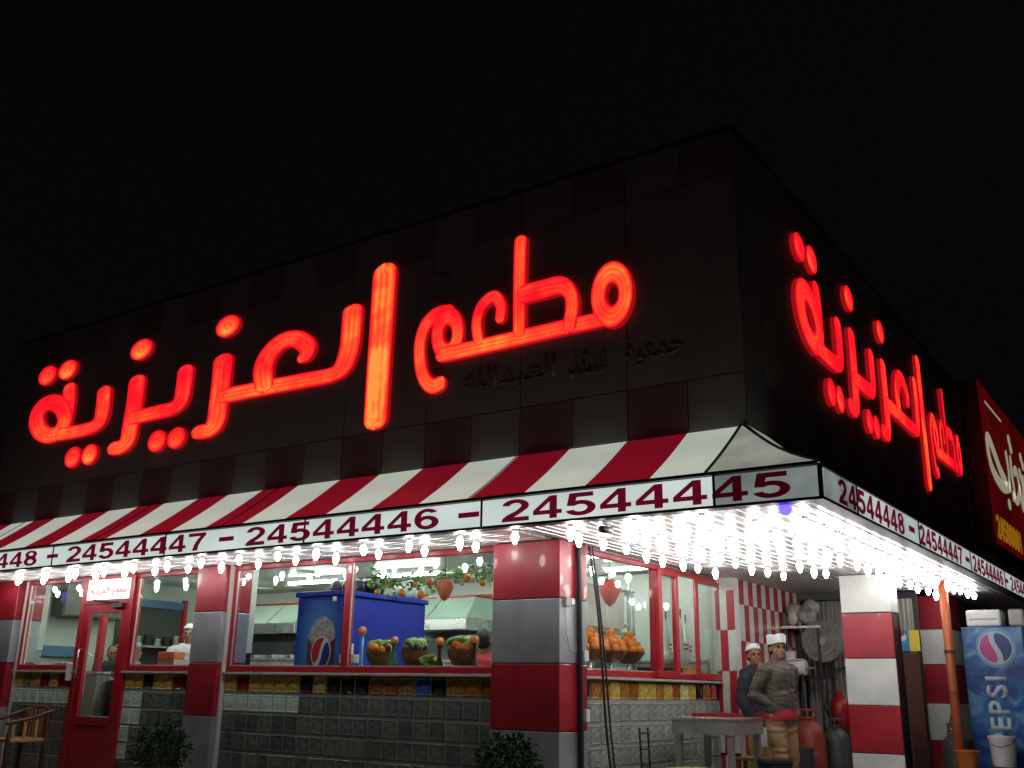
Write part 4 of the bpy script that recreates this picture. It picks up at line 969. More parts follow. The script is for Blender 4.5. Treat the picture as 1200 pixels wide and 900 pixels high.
for i in range(N+1):
    y = 1.2+1.5*i/N; x = -.79+.035*math.sin(i*1.1)+.01*math.sin(i*2.3); vs += [(x,y,1.99),(x,y,2.41)]
cu.add(vs, [(2*i, 2*i+2, 2*i+3, 2*i+1) for i in range(N)]); cu.build('curtain', mat('white_curtain', (.80,.86,.78), .7, var=.08), rk, smooth=True)
MB().box(-1.22,-1.20,1.2,3.0,1.22,1.93).build('back_panel', mat('rack_back', (.09,.09,.08), .6), rk)
MB().box(-1.2,-.9,1.25,1.4,1.22,1.9).build('stored_box', mat('purple_box', (.10,.03,.2), .5), rk)
for i in range(5): MB().box(-1.15,-.87,1.5+.28*i,1.68+.28*i,1.966,1.966+.06+.03*(i%3)).build('stored_box', WHITE, rk)
BAG = mat('white_carrier_bag', (.68,.70,.66), .45, var=.06)
BAGR = mat('bag_print_red', (.5,.04,.06), .5)
def carrier(x, y, z, label, s=1.0, group=None):
    t = thing('carrier_bag', label, 'bag', (x,y,z), group)
    g = MB(); g.cap((x,y-.05*s,z+.10*s),(x,y+.07*s,z+.11*s),.09*s,.095*s,.6).cap((x,y,z+.12*s),(x,y,z+.42*s),.09*s,.05*s,.5,1.1).cap((x,y,z+.42*s),(x,y,z+.60*s),.035*s,.02*s,.5)
    o = obj_mesh('bag_body', organic(g, .014, 3, .010), BAG, t, (x,y,z+.25*s))
    MB().tube([(x,y,z+.56*s),(x,y,z+.68*s)], .01, 5).build('hook', BLACK, t)
    for q in (0, .05): MB().box(x+.056*s, x+.062*s, y-.03, y+.05, z+.20*s+q, z+.225*s+q).build('print', BAGR, t)
carrier(-.36, 3.34, 1.58, 'white carrier bag with red print hanging between the two side window sashes', 1.0)
for i, y in enumerate((4.15, 4.45, 4.75)): carrier(-.95, y, 1.62, 'white carrier bag hanging behind the first opening sash, %s from the left' % ORD[i], 1.0, 'carrier bags hanging in the shop')
rt_ = thing('red_telephone', 'red item with a dark handset on the counter under the oranges', 'telephone', (-.40,2.02,1.432))
MB().ball((-.36,2.12,1.47), (.05,.09,.055), 12, 8).build('handset', mat('red_plastic', (.62,.05,.03), .35), rt_, smooth=True); MB().box(-.45,-.33,1.92,2.04,1.434,1.52).build('body', BLACK, rt_, bevel=.01)
MB().box(-.46,-.34,1.84,1.915,1.434,1.50).build('base', mat('orange_plastic', (.7,.16,.02), .4), rt_, bevel=.01)
wp = thing('white_appliance', 'white tiled column behind the last sash of the side window', 'appliance', (-.7,3.5,.17))
MB().box(-.98,-.55,3.35,3.8,.172,1.5).build('cabinet', WHITE, wp, bevel=.01); MB().box(-.97,-.56,3.36,3.79,1.503,1.58).build('top', BLACK, wp)
# steel urn behind the door glass
ur = thing('steel_drum', 'dark steel drum seen low through the glass of the entrance door', 'drum', (-7.12,.62,.17))
MB().lathe([(.33,0),(.34,.02),(.34,1.12),(.30,1.16),(.05,1.2)], (-7.12,.62,.172), 28).build('drum_body', mat('dark_steel', (.10,.10,.11), .25, metal=.8), ur, smooth=True)
rf = thing('red_partition', 'red framed partition standing behind the entrance door', 'partition', (-9.3,1.5,.17))
MB().box(-9.25,-9.14,1.46,1.54,.172,2.28).build('post', RED, rf); MB().box(-9.75,-9.255,1.46,1.54,1.40,1.45).build('rail', RED, rf)
MB().tube([(-9.52,1.5,1.452),(-9.52,1.5,1.66),(-9.45,1.5,1.70),(-9.36,1.5,1.66),(-9.36,1.5,1.452)], .016, 6).build('hoop', WHITE, rf)
ob = thing('orange_crate', 'crate of orange packets behind the window right of the door', 'crate', (-6.85,1.0,1.43))
MB().box(-7.02,-6.62,.9,1.15,1.45,1.60).build('crate_body', STEEL, ob); 
for i in range(3): MB().box(-7.0+.125*i,-6.9+.125*i,.92,1.1,1.602,1.70).build('packet', mat('orange_packet', (.6,.15,.05), .5), ob, bevel=.01)
counter('side_counter', 'steel counter behind the window right of the door', -7.9, -5.3, .85, 1.3)
counter('side_counter', 'steel counter behind the leftmost window', -9.2, -8.0, .70, 1.1)
wf = thing('folded_towels', 'grey and pink folded cloths at the corner of the leftmost window', 'cloths', (-9.0,.85,1.43))
MB().box(-9.15,-8.95,.75,.95,1.432,1.56).build('cloth', GREY, wf, bevel=.02); MB().box(-8.93,-8.80,.75,.95,1.432,1.55).build('cloth', mat('pink_cloth', (.5,.12,.2), .8), wf, bevel=.02)
bs = thing('blue_sticker', 'small blue sign high in the leftmost window', 'sign', (-8.35,.3,2.3))
MB().box(-8.46,-8.34,.29,.30,2.36,2.50).build('board', mat('sticker_blue', (.03,.08,.5), .4), bs); MB().tube([(-8.40,.295,2.50),(-8.40,.295,2.66)], .004, 4).build('cord', BLACK, bs)

wc = thing('wall_cabinet', 'dark wall cabinets high on the far left inner wall', 'cabinet', (-10.0, 1.8, 2.25))
MB().box(-10.19,-9.88,1.22,2.36,2.27,2.84).build('cabinet_body', mat('cabinet_dark', (.07,.075,.06), .5), wc)
for i in range(3): MB().box(-9.878,-9.862,1.24+.375*i,1.59+.375*i,2.29,2.82).build('cabinet_door', mat('cabinet_door_dark', (.10,.10,.085), .4, var=.2), wc, bevel=.004)
ws = thing('wall_shelf', 'steel shelf with pots on the far left inner wall inside', 'shelf', (-10.05, 2.9, 1.9))
MB().box(-10.16,-9.85,2.42,3.6,1.86,1.89).build('board', STEEL, ws)
for i in range(6): MB().lathe([(.06,0),(.075,.02),(.075,.11+.03*(i%3)),(.05,.12+.03*(i%3))], (-10.0,2.54+.19*i,1.892), 14).build('pot', STEEL if i%2 else BLACK, ws, smooth=True)
sk = thing('steel_rack', 'steel shelf rack with folded bags at the right end of the front window', 'rack', (-1.9,3.6,.17))
for (x, y) in ((-2.45,3.3),(-1.3,3.3),(-2.45,3.8),(-1.3,3.8)): MB().tube([(x,y,.172),(x,y,2.75)], .025, 8).build('post', STEEL, sk)
for z in (1.75,2.1,2.5): MB().box(-2.47,-1.28,3.28,3.82,z-.015,z+.015).build('shelf', STEEL, sk)
o = obj_mesh('white_bags', organic(MB().cap((-2.3,3.5,2.27),(-1.6,3.5,2.26),.13,.14).cap((-2.0,3.5,2.3),(-1.9,3.6,2.34),.1,.12), .022, 2, .02), BAG, org=(-1.95,3.5,2.12)); tag(o, 'white bags stacked on the shelf rack behind the hanging garland', 'bags')
# ============================================================ people
SKIN = mat('skin_tan', (.30,.15,.085), .5, var=.08, vscale=8); HAIR = mat('hair_black', (.012,.01,.009), .6)
def person(label, loc, rz, head_yaw, size, top, legs, cap_kind, hands, elbows, shirt=None, head_tilt=0, voxel=.011, collar=None, feet=((-.10,-.02),(.11,.03)), knees=None, hipx=0):
    loc = Vector(loc); R = Matrix.Rotation(rz, 3, 'Z')
    def T(p): return R @ (Vector(p)*size)+loc
    HY = Matrix.Rotation(head_yaw, 3, 'Z') @ Matrix.Rotation(head_tilt, 3, 'X'); HP = Vector((0,.0,1.52))
    def Hd(p): return T(HY @ (Vector(p)-HP)+HP)
    root = thing('person', label, 'person', loc)
    def cap(g, a, b, r0, r1, s=(1,1)):
        """a round-ended tapering limb; s flattens it in x and y"""
        a = Vector(a); b = Vector(b); d = (b-a).normalized(); h = Vector((1,0,0)) if abs(d.x) < .8 else Vector((0,1,0))
        u = (h-d*h.dot(d)).normalized(); w = d.cross(u); rings = []
        for q, c, r, sg in ((0, a, r0, -1), (1, b, r1, 1)):
            an = [75, 50, 25, 0] if q == 0 else [0, 25, 50, 75]
            for t in an:
                t = math.radians(t); rings.append((c, d*sg*r*math.sin(t), r*math.cos(t)))
        N = 14; vs = []
        for c, off, r in rings:
            for k in range(N):
                o = off+(u*math.cos(2*PI*k/N)+w*math.sin(2*PI*k/N))*r; vs.append(T(c+Vector((o.x*s[0], o.y*s[1], o.z))))
        m = len(rings); fs = [(i*N+k, i*N+(k+1)%N, (i+1)*N+(k+1)%N, (i+1)*N+k) for i in range(m-1) for k in range(N)]
        fs += [tuple(range(N))[::-1], tuple((m-1)*N+k for k in range(N))]; g.add(vs, fs)
    def ell(g, c, r, f=None):
        q = MB(); q.ball((0,0,0), r, 14, 10); g.add([(f or Hd)(Vector(c)+v) for v in q.v], q.f)
    # ---- one continuous body
    g = MB(); hp = (hipx,0,.93)
    cap(g, hp, (0,0,1.15), .13, .115, (1.15,.8)); cap(g, (0,0,1.15), (0,0,1.36), .12, .13, (1.2,.75)); cap(g, (0,.005,1.42), (0,-.005,1.55), .058, .052)
    cap(g, (-.13,0,1.40), (.13,0,1.40), .06, .06)
    kn = knees or [(-.10,-.03,.50), (.11,-.02,.50)]
    for i, sx in enumerate((-1, 1)):
        fx, fy = feet[i]
        cap(g, (hipx+sx*.085,0,.90), kn[i], .08, .055); cap(g, kn[i], (fx, fy+.02, .10), .052, .036); cap(g, (fx, fy+.03, .04), (fx, fy-.15, .035), .038, .032)
        sh = Vector((sx*.185, 0, 1.39)); el = Vector(elbows[i]); ha = Vector(hands[i])
        cap(g, sh, el, .05, .038); cap(g, el, ha, .038, .026)
        d = (ha-el).normalized(); side = d.cross(Vector((0,1,0))).normalized(); nrm = d.cross(side).normalized()
        cap(g, ha, ha+d*.07, .032, .034, (1,.8))
        for j, (o_, L_) in enumerate(((-.030,.060),(-.010,.075),(.010,.070),(.030,.055))):
            b_ = ha+d*.085+side*o_; m_ = b_+d*L_*.55+nrm*.008; cap(g, b_, m_, .0095, .009); cap(g, m_, m_+d*L_*.4+nrm*.022, .009, .0075)
        th = ha+d*.03-side*.032*sx; cap(g, th, th+d*.045-side*.022*sx+nrm*.01, .012, .009)
    ell(g, (0,.012,1.645), (.078,.096,.098)); ell(g, (0,-.030,1.575), (.058,.066,.074)); ell(g, (0,-.072,1.528), (.030,.024,.022)); ell(g, (0,-.100,1.598), (.012,.018,.024)); ell(g, (0,-.108,1.588), (.017,.014,.010))
    ell(g, (0,-.080,1.640), (.050,.018,.012)); ell(g, (0,-.090,1.556), (.022,.012,.009))
    for sx in (-1, 1):
        ell(g, (sx*.079,.005,1.600), (.010,.020,.032)); ell(g, (sx*.038,-.062,1.590), (.022,.022,.022))
    obj_mesh('body', organic(g, .0085 if voxel < .012 else .013, 3), SKIN, root, loc)
    for sx in (-1, 1):
        g = MB(); ell(g, (sx*.030,-.088,1.617), (.012,.008,.007)); g.build('eye', mat('eye_dark', (.03,.02,.02), .2), root, smooth=True)
        g = MB(); ell(g, (sx*.031,-.094,1.640), (.020,.007,.0045)); g.build('eyebrow', HAIR, root, smooth=True)
    g = MB(); ell(g, (0,-.097,1.556), (.020,.008,.006)); g.build('lips', mat('lips', (.28,.09,.07), .4), root, smooth=True)
    # hair, cap
    g = MB(); ell(g, (0,.028,1.652), (.085,.092,.100)); ell(g, (0,.035,1.60), (.081,.075,.07))
    obj_mesh('hair', organic(g, .01, 3, .003), HAIR, root, loc)
    if cap_kind:
        m = mat('cap_white', (.72,.74,.74), .7, var=.03) if cap_kind != 'grey' else mat('cap_grey', (.32,.36,.34), .8)
        if cap_kind == 'boat':
            g = MB(); N = 28
            for z, sxx, syy in ((1.665,.094,.116),(1.70,.095,.118),(1.752,.097,.120),(1.757,.090,.11),(1.748,.03,.09)):
                for i in range(N):
                    a = 2*PI*i/N; tip = 1+.06*abs(math.sin(a)); g.v.append(Hd((math.cos(a)*sxx, math.sin(a)*syy*tip+.006, z+.012*math.cos(2*a+PI))))
            for r in range(4):
                for i in range(N): g.f.append((r*N+i, r*N+(i+1)%N, (r+1)*N+(i+1)%N, (r+1)*N+i))
            g.f.append(tuple(4*N+i for i in range(N))); g.build('cap', m, root, smooth=True)
        else:
            g = MB(); ell(g, (0,.014,1.682), (.090,.108,.082)); me = organic(g, .009, 3, .002)
            bm = bmesh.new(); bm.from_mesh(me); c0 = Hd((0,.014,1.662)); nn = (Hd((0,.03,1.8))-Hd((0,-.02,1.65))).normalized()
            bmesh.ops.bisect_plane(bm, geom=bm.verts[:]+bm.edges[:]+bm.faces[:], plane_co=c0, plane_no=nn, clear_inner=True); bm.to_mesh(me); bm.free()
            obj_mesh('cap', me, m, root, loc)
    # clothes
    g = MB()
    cap(g, (hipx,0,1.0), (0,0,1.15), .165, .155, (1.22,.92)); cap(g, (0,0,1.15), (0,0,1.34), .155, .16, (1.25,.86)); cap(g, (-.16,0,1.385), (.16,0,1.385), .075, .075, (1,1))
    cap(g, (-.07,0,1.44), (.07,0,1.44), .06, .06, (1,1.1))
    for i, sx in enumerate((-1, 1)):
        sh = Vector((sx*.20, 0, 1.385)); el = Vector(elbows[i]); ha = Vector(hands[i]); cap(g, sh, el, .078, .062); cap(g, el, el.lerp(ha, .93), .062, .05)
    obj_mesh('jacket', organic(g, voxel, 3, .004, .011), top, root, loc)
    if collar:
        g = MB(); cap(g, (0,.01,1.46), (0,-.005,1.515), .075, .072, (1,1.05)); obj_mesh('collar', organic(g, .012, 2, .003), collar, root, loc)
    if shirt:
        g = MB(); N = 30
        for i, (z, w) in enumerate(((.985,.97),(.93,1.0),(.885,1.03),(.878,1.0),(.90,.95))):
            for j in range(N):
                a = 2*PI*j/N; q = w*(1+.03*math.sin(5*a+z*40)); g.v.append(T((hipx+.190*math.cos(a)*q, .165*math.sin(a)*q, z+.008*math.sin(3*a))))
        for i in range(4):
            for j in range(N): g.f.append((i*N+j, i*N+(j+1)%N, (i+1)*N+(j+1)%N, (i+1)*N+j))
        g.build('shirt', shirt, root, smooth=True)
        g = MB(); cap(g, (0,-.052,1.36), (0,-.035,1.455), .062, .055, (1.15,1)); obj_mesh('shirt_front', organic(g, .012, 2), shirt, root, loc)
    zp = MB().tube([T((0,-.142,1.34)), T((0,-.150,1.15)), T((0,-.158,.96))], .006, 5); zp.build('zip', STEEL, root)
    g = MB(); cap(g, (hipx-.05,0,.92), (hipx+.05,0,.92), .135, .135, (1,.9))
    for i, sx in enumerate((-1, 1)):
        fx, fy = feet[i]; cap(g, (hipx+sx*.085,0,.88), kn[i], .105, .080); cap(g, kn[i], (fx, fy+.02, .10), .080, .068)
    obj_mesh('trousers', organic(g, voxel, 3, .004, .009), legs, root, loc)
    for i in range(2):
        fx, fy = feet[i]; g = MB(); cap(g, (fx, fy+.04, .05), (fx, fy-.17, .045), .05, .045); obj_mesh('shoe', organic(g, .012, 3), BLACK, root, loc)
    return root
OLIVE = mat('brown_leather', (.080,.062,.048), .5, var=.10, vscale=5, bump=.15, bscale=30); TAN = mat('tan_cotton', (.33,.19,.10), .8, var=.15, vscale=8)
NAVY = mat('navy_wool', (.02,.022,.03), .8, var=.2); MUST = mat('mustard_cotton', (.34,.21,.07), .8, var=.15); MAROON = mat('maroon_cotton', (.20,.02,.025), .8); REDC = mat('red_cotton', (.40,.02,.025), .75)
person('man in brown jacket, white boat cap and tan trousers standing behind the steel table', (.96,2.95,.15), math.radians(68), math.radians(-18), 1.005, OLIVE, TAN, 'boat',
       hands=[(-.165,.0,1.02), (.165,.0,1.02)], elbows=[(-.285,.10,1.13), (.285,.10,1.13)], shirt=REDC, collar=OLIVE, knees=[(-.10,-.06,.50),(.11,-.02,.50)], feet=((-.10,-.02),(.12,.05)))
person('man in dark waistcoat and white skullcap standing back by the tiled wall', (.44,3.60,.15), math.radians(80), math.radians(-38), .975, NAVY, MUST, 'skull',
       hands=[(-.22,-.06,.88), (.22,-.06,.88)], elbows=[(-.26,.04,1.12), (.26,.04,1.12)], shirt=MAROON)
WCL = mat('cook_white', (.62,.66,.66), .8); GRY = mat('grey_cotton', (.16,.17,.19), .85)
person('person in grey top and grey cap behind the window right of the door', (-8.40,1.55,.12), math.radians(150), 0, 1.0, GRY, NAVY, 'grey', hands=[(-.2,-.2,1.1),(.2,-.2,1.1)], elbows=[(-.27,.0,1.14),(.27,.0,1.14)], voxel=.015)
person('bareheaded dark haired person standing deeper inside behind the grey capped one', (-9.2,2.0,.13), math.radians(170), 0, 1.04, NAVY, NAVY, None, hands=[(-.2,-.2,1.1),(.2,-.2,1.1)], elbows=[(-.27,.0,1.14),(.27,.0,1.14)], voxel=.015)
person('cook in white with a white cap standing inside next to the left banded pillar', (-7.18,1.55,.30), math.radians(40), 0, 1.03, WCL, NAVY, 'skull', hands=[(-.2,-.25,1.15),(.2,-.25,1.15)], elbows=[(-.27,.0,1.14),(.27,.0,1.14)], voxel=.015)
person('dark clothed person behind the glass of the entrance door', (-9.45,1.9,.17), math.radians(60), 0, .96, NAVY, NAVY, None, hands=[(-.2,-.25,1.15),(.2,-.25,1.15)], elbows=[(-.27,.0,1.14),(.27,.0,1.14)], voxel=.015)
person('dark haired person in a red shirt inside at the right end of the front window', (-1.83,1.35,.14), math.radians(200), 0, 1.03, REDC, NAVY, None, hands=[(-.2,-.2,1.1),(.2,-.2,1.1)], elbows=[(-.27,.0,1.14),(.27,.0,1.14)], voxel=.015)

# ============================================================ outdoor things
# steel table
tb = thing('steel_table', 'grey steel work table standing against the glass block wall in front of the men', 'table', (.45,2.2,.15))
x0, x1, y0, y1 = 0.22, .90, 1.80, 2.62
tp = MB().box(x0,x1,y0,y1,1.025,1.06); tp.build('table_top', STEEL, tb, bevel=.006)
MB().box(x0+.01,x1-.01,y0+.01,y0+.03,.90,1.023).box(x1-.03,x1-.01,y0+.032,y1-.01,.90,1.023).build('apron', mat('dull_steel', (.35,.35,.34), .45, metal=.6, var=.15), tb)
for (x, y) in ((x0+.06,y0+.065),(x1-.065,y0+.065),(x0+.06,y1-.06),(x1-.065,y1-.06)): MB().box(x-.03,x+.03,y-.03,y+.03,.152,1.024).build('leg', MATS['dull_steel'], tb)
MB().box(x0+.1,x1-.1,y0+.1,y1-.1,.40,.42).build('shelf', MATS['dull_steel'], tb)
tr_ = MB().box(.30,.72,2.15,2.5,1.062,1.067).box(.30,.72,2.15,2.165,1.067,1.09).box(.30,.72,2.485,2.5,1.067,1.09).box(.30,.315,2.165,2.485,1.067,1.09).box(.705,.72,2.165,2.485,1.067,1.09)
tag(tr_.build('red_tray', RED), 'dark red tray at the back of the steel table', 'tray')
bn = thing('black_bin', 'black bin on the shelf side under the steel table', 'bin', (.95,2.3,.15))
MB().lathe([(.14,0),(.17,.45),(.18,.46),(.15,.47)], (1.02,2.55,.152), 18).build('bin_body', BLACK, bn, smooth=True); MB().lathe([(.185,.0),(.185,.03),(.02,.05)], (1.02,2.55,.624), 18).build('lid', BLACK, bn)
cn = MB().box(.72,.82,2.9,3.0,.75,.95); tag(cn.build('white_canister', WHITE, bevel=.01), 'white canister between the table and the tan trousers', 'canister')
st_ = thing('wooden_stool', 'mustard coloured stool covered with cloth beside the man with the boat cap', 'stool', (.55,3.1,.15))
MB().box(.42,.72,2.95,3.2,.60,.64).build('seat', MUST, st_, bevel=.01)
for (x, y) in ((.45,2.98),(.69,2.98),(.45,3.17),(.69,3.17)): MB().box(x-.02,x+.02,y-.02,y+.02,.152,.60).build('leg', WOOD, st_)
# black metal stand in front of the block wall
sd = thing('black_metal_stand', 'narrow black metal stand leaning by the glass block wall left of the table', 'stand', (.2,1.5,.15))
for y in (1.42, 1.60): MB().tube([(.10,y,.152),(.06,y,.95)], .012, 6).build('post', BLACK, sd)
for z in (.45,.60,.75,.90): MB().tube([(.085,1.43,z),(.085,1.59,z)], .010, 6).build('rung', BLACK, sd)
lg = thing('green_table', 'lime green round table top low in front of the steel table', 'table', (1.25,.35,.15))
MB().lathe([(.28,0),(.30,.01),(.30,.03),(.28,.035)], (1.13,.45,.635), 28).build('table_top', mat('lime_plastic', (.30,.48,.03), .4), lg, smooth=True)
MB().lathe([(.2,0),(.03,.03),(.03,.48)], (1.13,.45,.152), 14).build('pedestal', BLACK, lg, smooth=True)
# cables down the corner pillar and switch boxes
for i, (y, x, lab, r, pts) in enumerate((
    (0,0,'thick black pipe running down the side of the corner pillar', .026, [(.03,.30,2.64),(.03,.31,1.9),(.03,.33,1.0),(.03,.34,.16)]),
    (0,0,'black cable hanging just right of the pillar pipe from the canopy', .012, [(.06,.44,2.64),(.10,.52,2.1),(.13,.56,1.5),(.14,.60,1.0),(.19,.62,.5),(.25,.62,.16)]),
    (0,0,'second black cable hanging loosely beside the first cable', .010, [(.06,.50,2.64),(.09,.58,2.1),(.12,.64,1.5),(.15,.66,1.0),(.20,.68,.5),(.26,.68,.16)]))):
    p = [Vector(q) for q in pts]; sm_ = []
    for a in range(len(p)-1):
        q0, q1, q2, q3 = p[max(a-1,0)], p[a], p[a+1], p[min(a+2,len(p)-1)]
        for s_ in range(5):
            u = s_/5; sm_.append(.5*(2*q1+(q2-q0)*u+(2*q0-5*q1+4*q2-q3)*u*u+(3*q1-q0-3*q2+q3)*u**3))
    sm_.append(p[-1]); tag(MB().tube(sm_, r, 8).build('cable' if i else 'pipe', BLACK, smooth=True), lab, 'cable' if i else 'pipe')
jb = thing('switch_box', 'small grey double switch box high on the side of the corner pillar', 'switch box', (.02,.10,2.05))
MB().box(.003,.04,.06,.14,2.04,2.12).build('box_body', GREY, jb, bevel=.006); MB().box(.003,.04,.15,.21,2.06,2.12).build('box_body', WHITE, jb, bevel=.006)
tag(MB().tube([(.015,.08,2.04),(.018,.09,1.8),(.02,.14,1.66),(.02,.22,1.63),(.02,.27,1.66)], .005, 6).build('wire', GREY, smooth=True), 'thin pale wire looping below the switch box on the corner pillar', 'wire')
tag(MB().box(.003,.05,.37,.45,1.56,1.66).build('socket_box', WHITE, bevel=.006), 'white socket box halfway down the corner pillar beside the pipe', 'socket')
tag(MB().box(.003,.05,.40,.47,1.02,1.13).build('socket_box', WHITE, bevel=.006), 'white socket box low on the corner pillar at the foot of the red panel', 'socket')
# yard rack with shelf, bags, fan, white box
yr = thing('yard_rack', 'dark steel rack with a shelf in the covered yard behind the two men', 'rack', (.45,5.7,.15))
for (x, y) in ((-.0+.17,5.45),(.62,5.45),(.17,5.95),(.62,5.95)): MB().tube([(x,y,.152),(x,y,2.16)], .02, 8).build('post', BLACK, yr)
MB().box(.15,.66,5.42,5.98,2.14,2.17).build('shelf', STEEL, yr); MB().box(.15,.66,5.42,5.98,1.50,1.53).build('shelf', BLACK, yr); MB().box(.15,.66,5.42,5.98,.6,.63).build('shelf', BLACK, yr)
for i in range(6): MB().box(.19+.075*i,.23+.075*i,5.9,5.93,1.535,2.13).build('hanging_strip', mat('dark_red_cloth', (.12,.03,.035), .8) if i%2 else BLACK, yr)
PLB = mat('pale_plastic_sheet', (.33,.32,.30), .3, var=.2, vscale=8)
g = MB()
for k in range(16): g.ball((.24+rd.uniform(-.04,.28), 5.6+rd.uniform(-.1,.15), 2.27+rd.uniform(-.05,.20)), rd.uniform(.06,.11), 9, 7)
tag(obj_mesh('plastic_bags', organic(g, .018, 2, .018), PLB, org=(.35,5.6,2.17)), 'heap of pale crumpled plastic bags on the rack shelf', 'bags')
g = MB().ball((.30,5.42,2.27), (.07,.05,.10), 10, 8); tag(obj_mesh('cream_bag', organic(g, .014, 2, .012), mat('cream_bag', (.55,.53,.42), .5), org=(.30,5.42,2.17)), 'cream bag at the front of the rack shelf', 'bag')
fan = thing('dusty_fan', 'round grey fan wrapped in plastic beside the yard rack', 'fan', (.66,5.5,1.6))
MB().tube([(.66,5.46,1.97),(.66,5.60,1.97)], .27, 28).build('fan_cage', mat('fan_cage', (.22,.22,.21), .6, var=.3, vscale=12), fan)
for k in range(4):
    r = .06+.065*k; MB().tube([(.66+r*math.cos(a), 5.452, 1.97+r*math.sin(a)) for a in [i*2*PI/28 for i in range(29)]], .005, 4).build('cage_ring', MATS['fan_cage'], fan)
MB().tube([(.66,5.44,1.97),(.66,5.62,1.97)], .05, 14).build('hub', GREY, fan); MB().tube([(.66,5.55,1.72),(.66,5.55,.152)], .018, 8).build('pole', BLACK, fan)
wbx = thing('white_tank', 'long white box on legs with a white tub on it in the covered yard', 'box', (.25,5.2,1.5))
MB().tube([(-.02+.14,5.25,1.63),(.50,5.25,1.63)], .095, 16).build('tank', WHITE, wbx, smooth=True, bevel=.01); MB().box(.16,.46,5.17,5.34,1.725,1.74).build('lid', WHITE, wbx)
MB().lathe([(.06,0),(.075,.09),(.08,.095)], (.30,5.25,1.742), 16).build('tub', WHITE, wbx, smooth=True)
MB().lathe([(.05,0),(.05,.02)], (.56,5.25,1.62), 8).build('tap', mat('dull_pink', (.35,.2,.2), .5), wbx)
for x in (.18,.44): MB().tube([(x,5.25,.152),(x,5.25,1.54)], .018, 8).build('leg', BLACK, wbx)
GASR = mat('gas_red', (.33,.055,.035), .5, var=.2, vscale=6); GASG = mat('gas_grey', (.08,.085,.09), .5, var=.25, vscale=6)
def gas(x, y, label, m, s=1.0, z=.152):
    t = thing('gas_cylinder', label, 'gas cylinder', (x,y,z))
    MB().lathe([(.13*s,0),(.155*s,.03*s),(.16*s,.10*s),(.16*s,.55*s),(.14*s,.64*s),(.08*s,.70*s),(.05*s,.72*s)], (x,y,z), 24).build('bottle', m, t, smooth=True)
    g = MB()
    for k in range(3):
        a0 = k*2*PI/3; g.tube([(x+.085*s*math.cos(a0+i*.25), y+.085*s*math.sin(a0+i*.25), z+.74*s) for i in range(7)], .01*s, 6); g.tube([(x+.085*s*math.cos(a0+.75), y+.085*s*math.sin(a0+.75), z+.66*s), (x+.085*s*math.cos(a0+.75), y+.085*s*math.sin(a0+.75), z+.82*s)], .01*s, 6)
    g.tube([(x+.085*s*math.cos(i*.3), y+.085*s*math.sin(i*.3), z+.82*s) for i in range(22)], .011*s, 6); g.build('collar', m, t, smooth=True)
    MB().lathe([(.025*s,0),(.025*s,.05*s),(.04*s,.055*s),(.04*s,.08*s)], (x,y,z+.72*s), 10).build('valve', BLACK, t, smooth=True)
gas(.62, 4.85, 'red gas cylinder with dark cap standing in front of the others by the banded pillar', GASR, 1.18)
gas(.82, 5.25, 'grey gas cylinder just left of the red and white banded pillar', GASG, 1.05)
gas(1.45, 5.75, 'dark grey gas cylinder in the gap between the two banded pillars', GASG, 1.05)
gas(2.05, 6.1, 'dark gas cylinder behind the orange pole beside the drinks machine', GASG, 1.0)
fe = thing('fire_extinguisher', 'red fire extinguisher with black hose standing above the grey cylinder', 'fire extinguisher', (.74,5.75,.9))
MB().box(.58,.93,5.62,5.95,.152,.88).build('stand', mat('dark_crate', (.04,.04,.045), .7), fe)
MB().lathe([(.11,0),(.125,.02),(.125,.30),(.10,.37),(.04,.41),(.03,.43)], (.74,5.78,.882), 22).build('bottle', mat('extinguisher_red', (.38,.012,.02), .35), fe, smooth=True)
MB().box(.70,.78,5.75,5.81,1.31,1.36).build('valve', RED, fe); MB().tube([(.70,5.76,1.34),(.60,5.72,1.33),(.56,5.72,1.15),(.60,5.72,1.0)], .012, 8).build('hose', BLACK, fe, smooth=True)
gc = MB().lathe([(.10,0),(.13,.02),(.12,.30),(.09,.32)], (.38,4.95,.70), 16)
t = thing('green_tub', 'green tub behind the man in the boat cap', 'tub', (.38,4.95,.15)); gc.build('tub_body', mat('green_plastic', (.02,.16,.05), .4), t, smooth=True); MB().box(.24,.54,4.8,5.1,.152,.698).build('stand', MATS['dark_crate'], t)
t = thing('dark_crate', 'grey and black crate low in front of the red gas cylinder', 'crate', (.75,4.4,.15)); MB().box(.50,.80,4.25,4.45,.152,.70).build('crate_body', MATS['dark_crate'], t, bevel=.01); MB().box(.51,.66,4.235,4.248,.3,.68).build('panel', GREY, t)
# poster in the gap
po = thing('poster', 'blue and yellow poster on the wall between the two banded pillars', 'poster', (1.57,6.28,1.86))
MB().box(1.43,1.70,6.255,6.262,1.87,2.14).build('sheet', mat('poster_yellow', (.85,.65,.05), .4), po)
MB().box(1.431,1.57,6.250,6.254,1.872,2.138).build('blue_field', mat('poster_blue', (.04,.25,.5), .4, var=.5, vscale=10), po)
MB().prism([(math.cos(k*PI/8)*.05, math.sin(k*PI/8)*.05) for k in range(16)], (1.49,6.248,2.05), (1,0,0), (0,0,1), (0,-.002,0)).build('white_spot', WHITE, po); MB().prism([(math.cos(k*PI/8)*.035, math.sin(k*PI/8)*.035) for k in range(16)], (1.48,6.249,2.10), (1,0,0), (0,0,1), (0,-.0035,0)).build('red_spot', SIGNRED, po)
t = thing('small_notice', 'small orange notice on the left edge of the first banded pillar', 'notice', (1.34,4.3,1.8)); MB().box(1.33,1.355,4.2,4.42,1.80,1.98).build('sheet', mat('notice_orange', (.6,.28,.06), .5, var=.4), t)
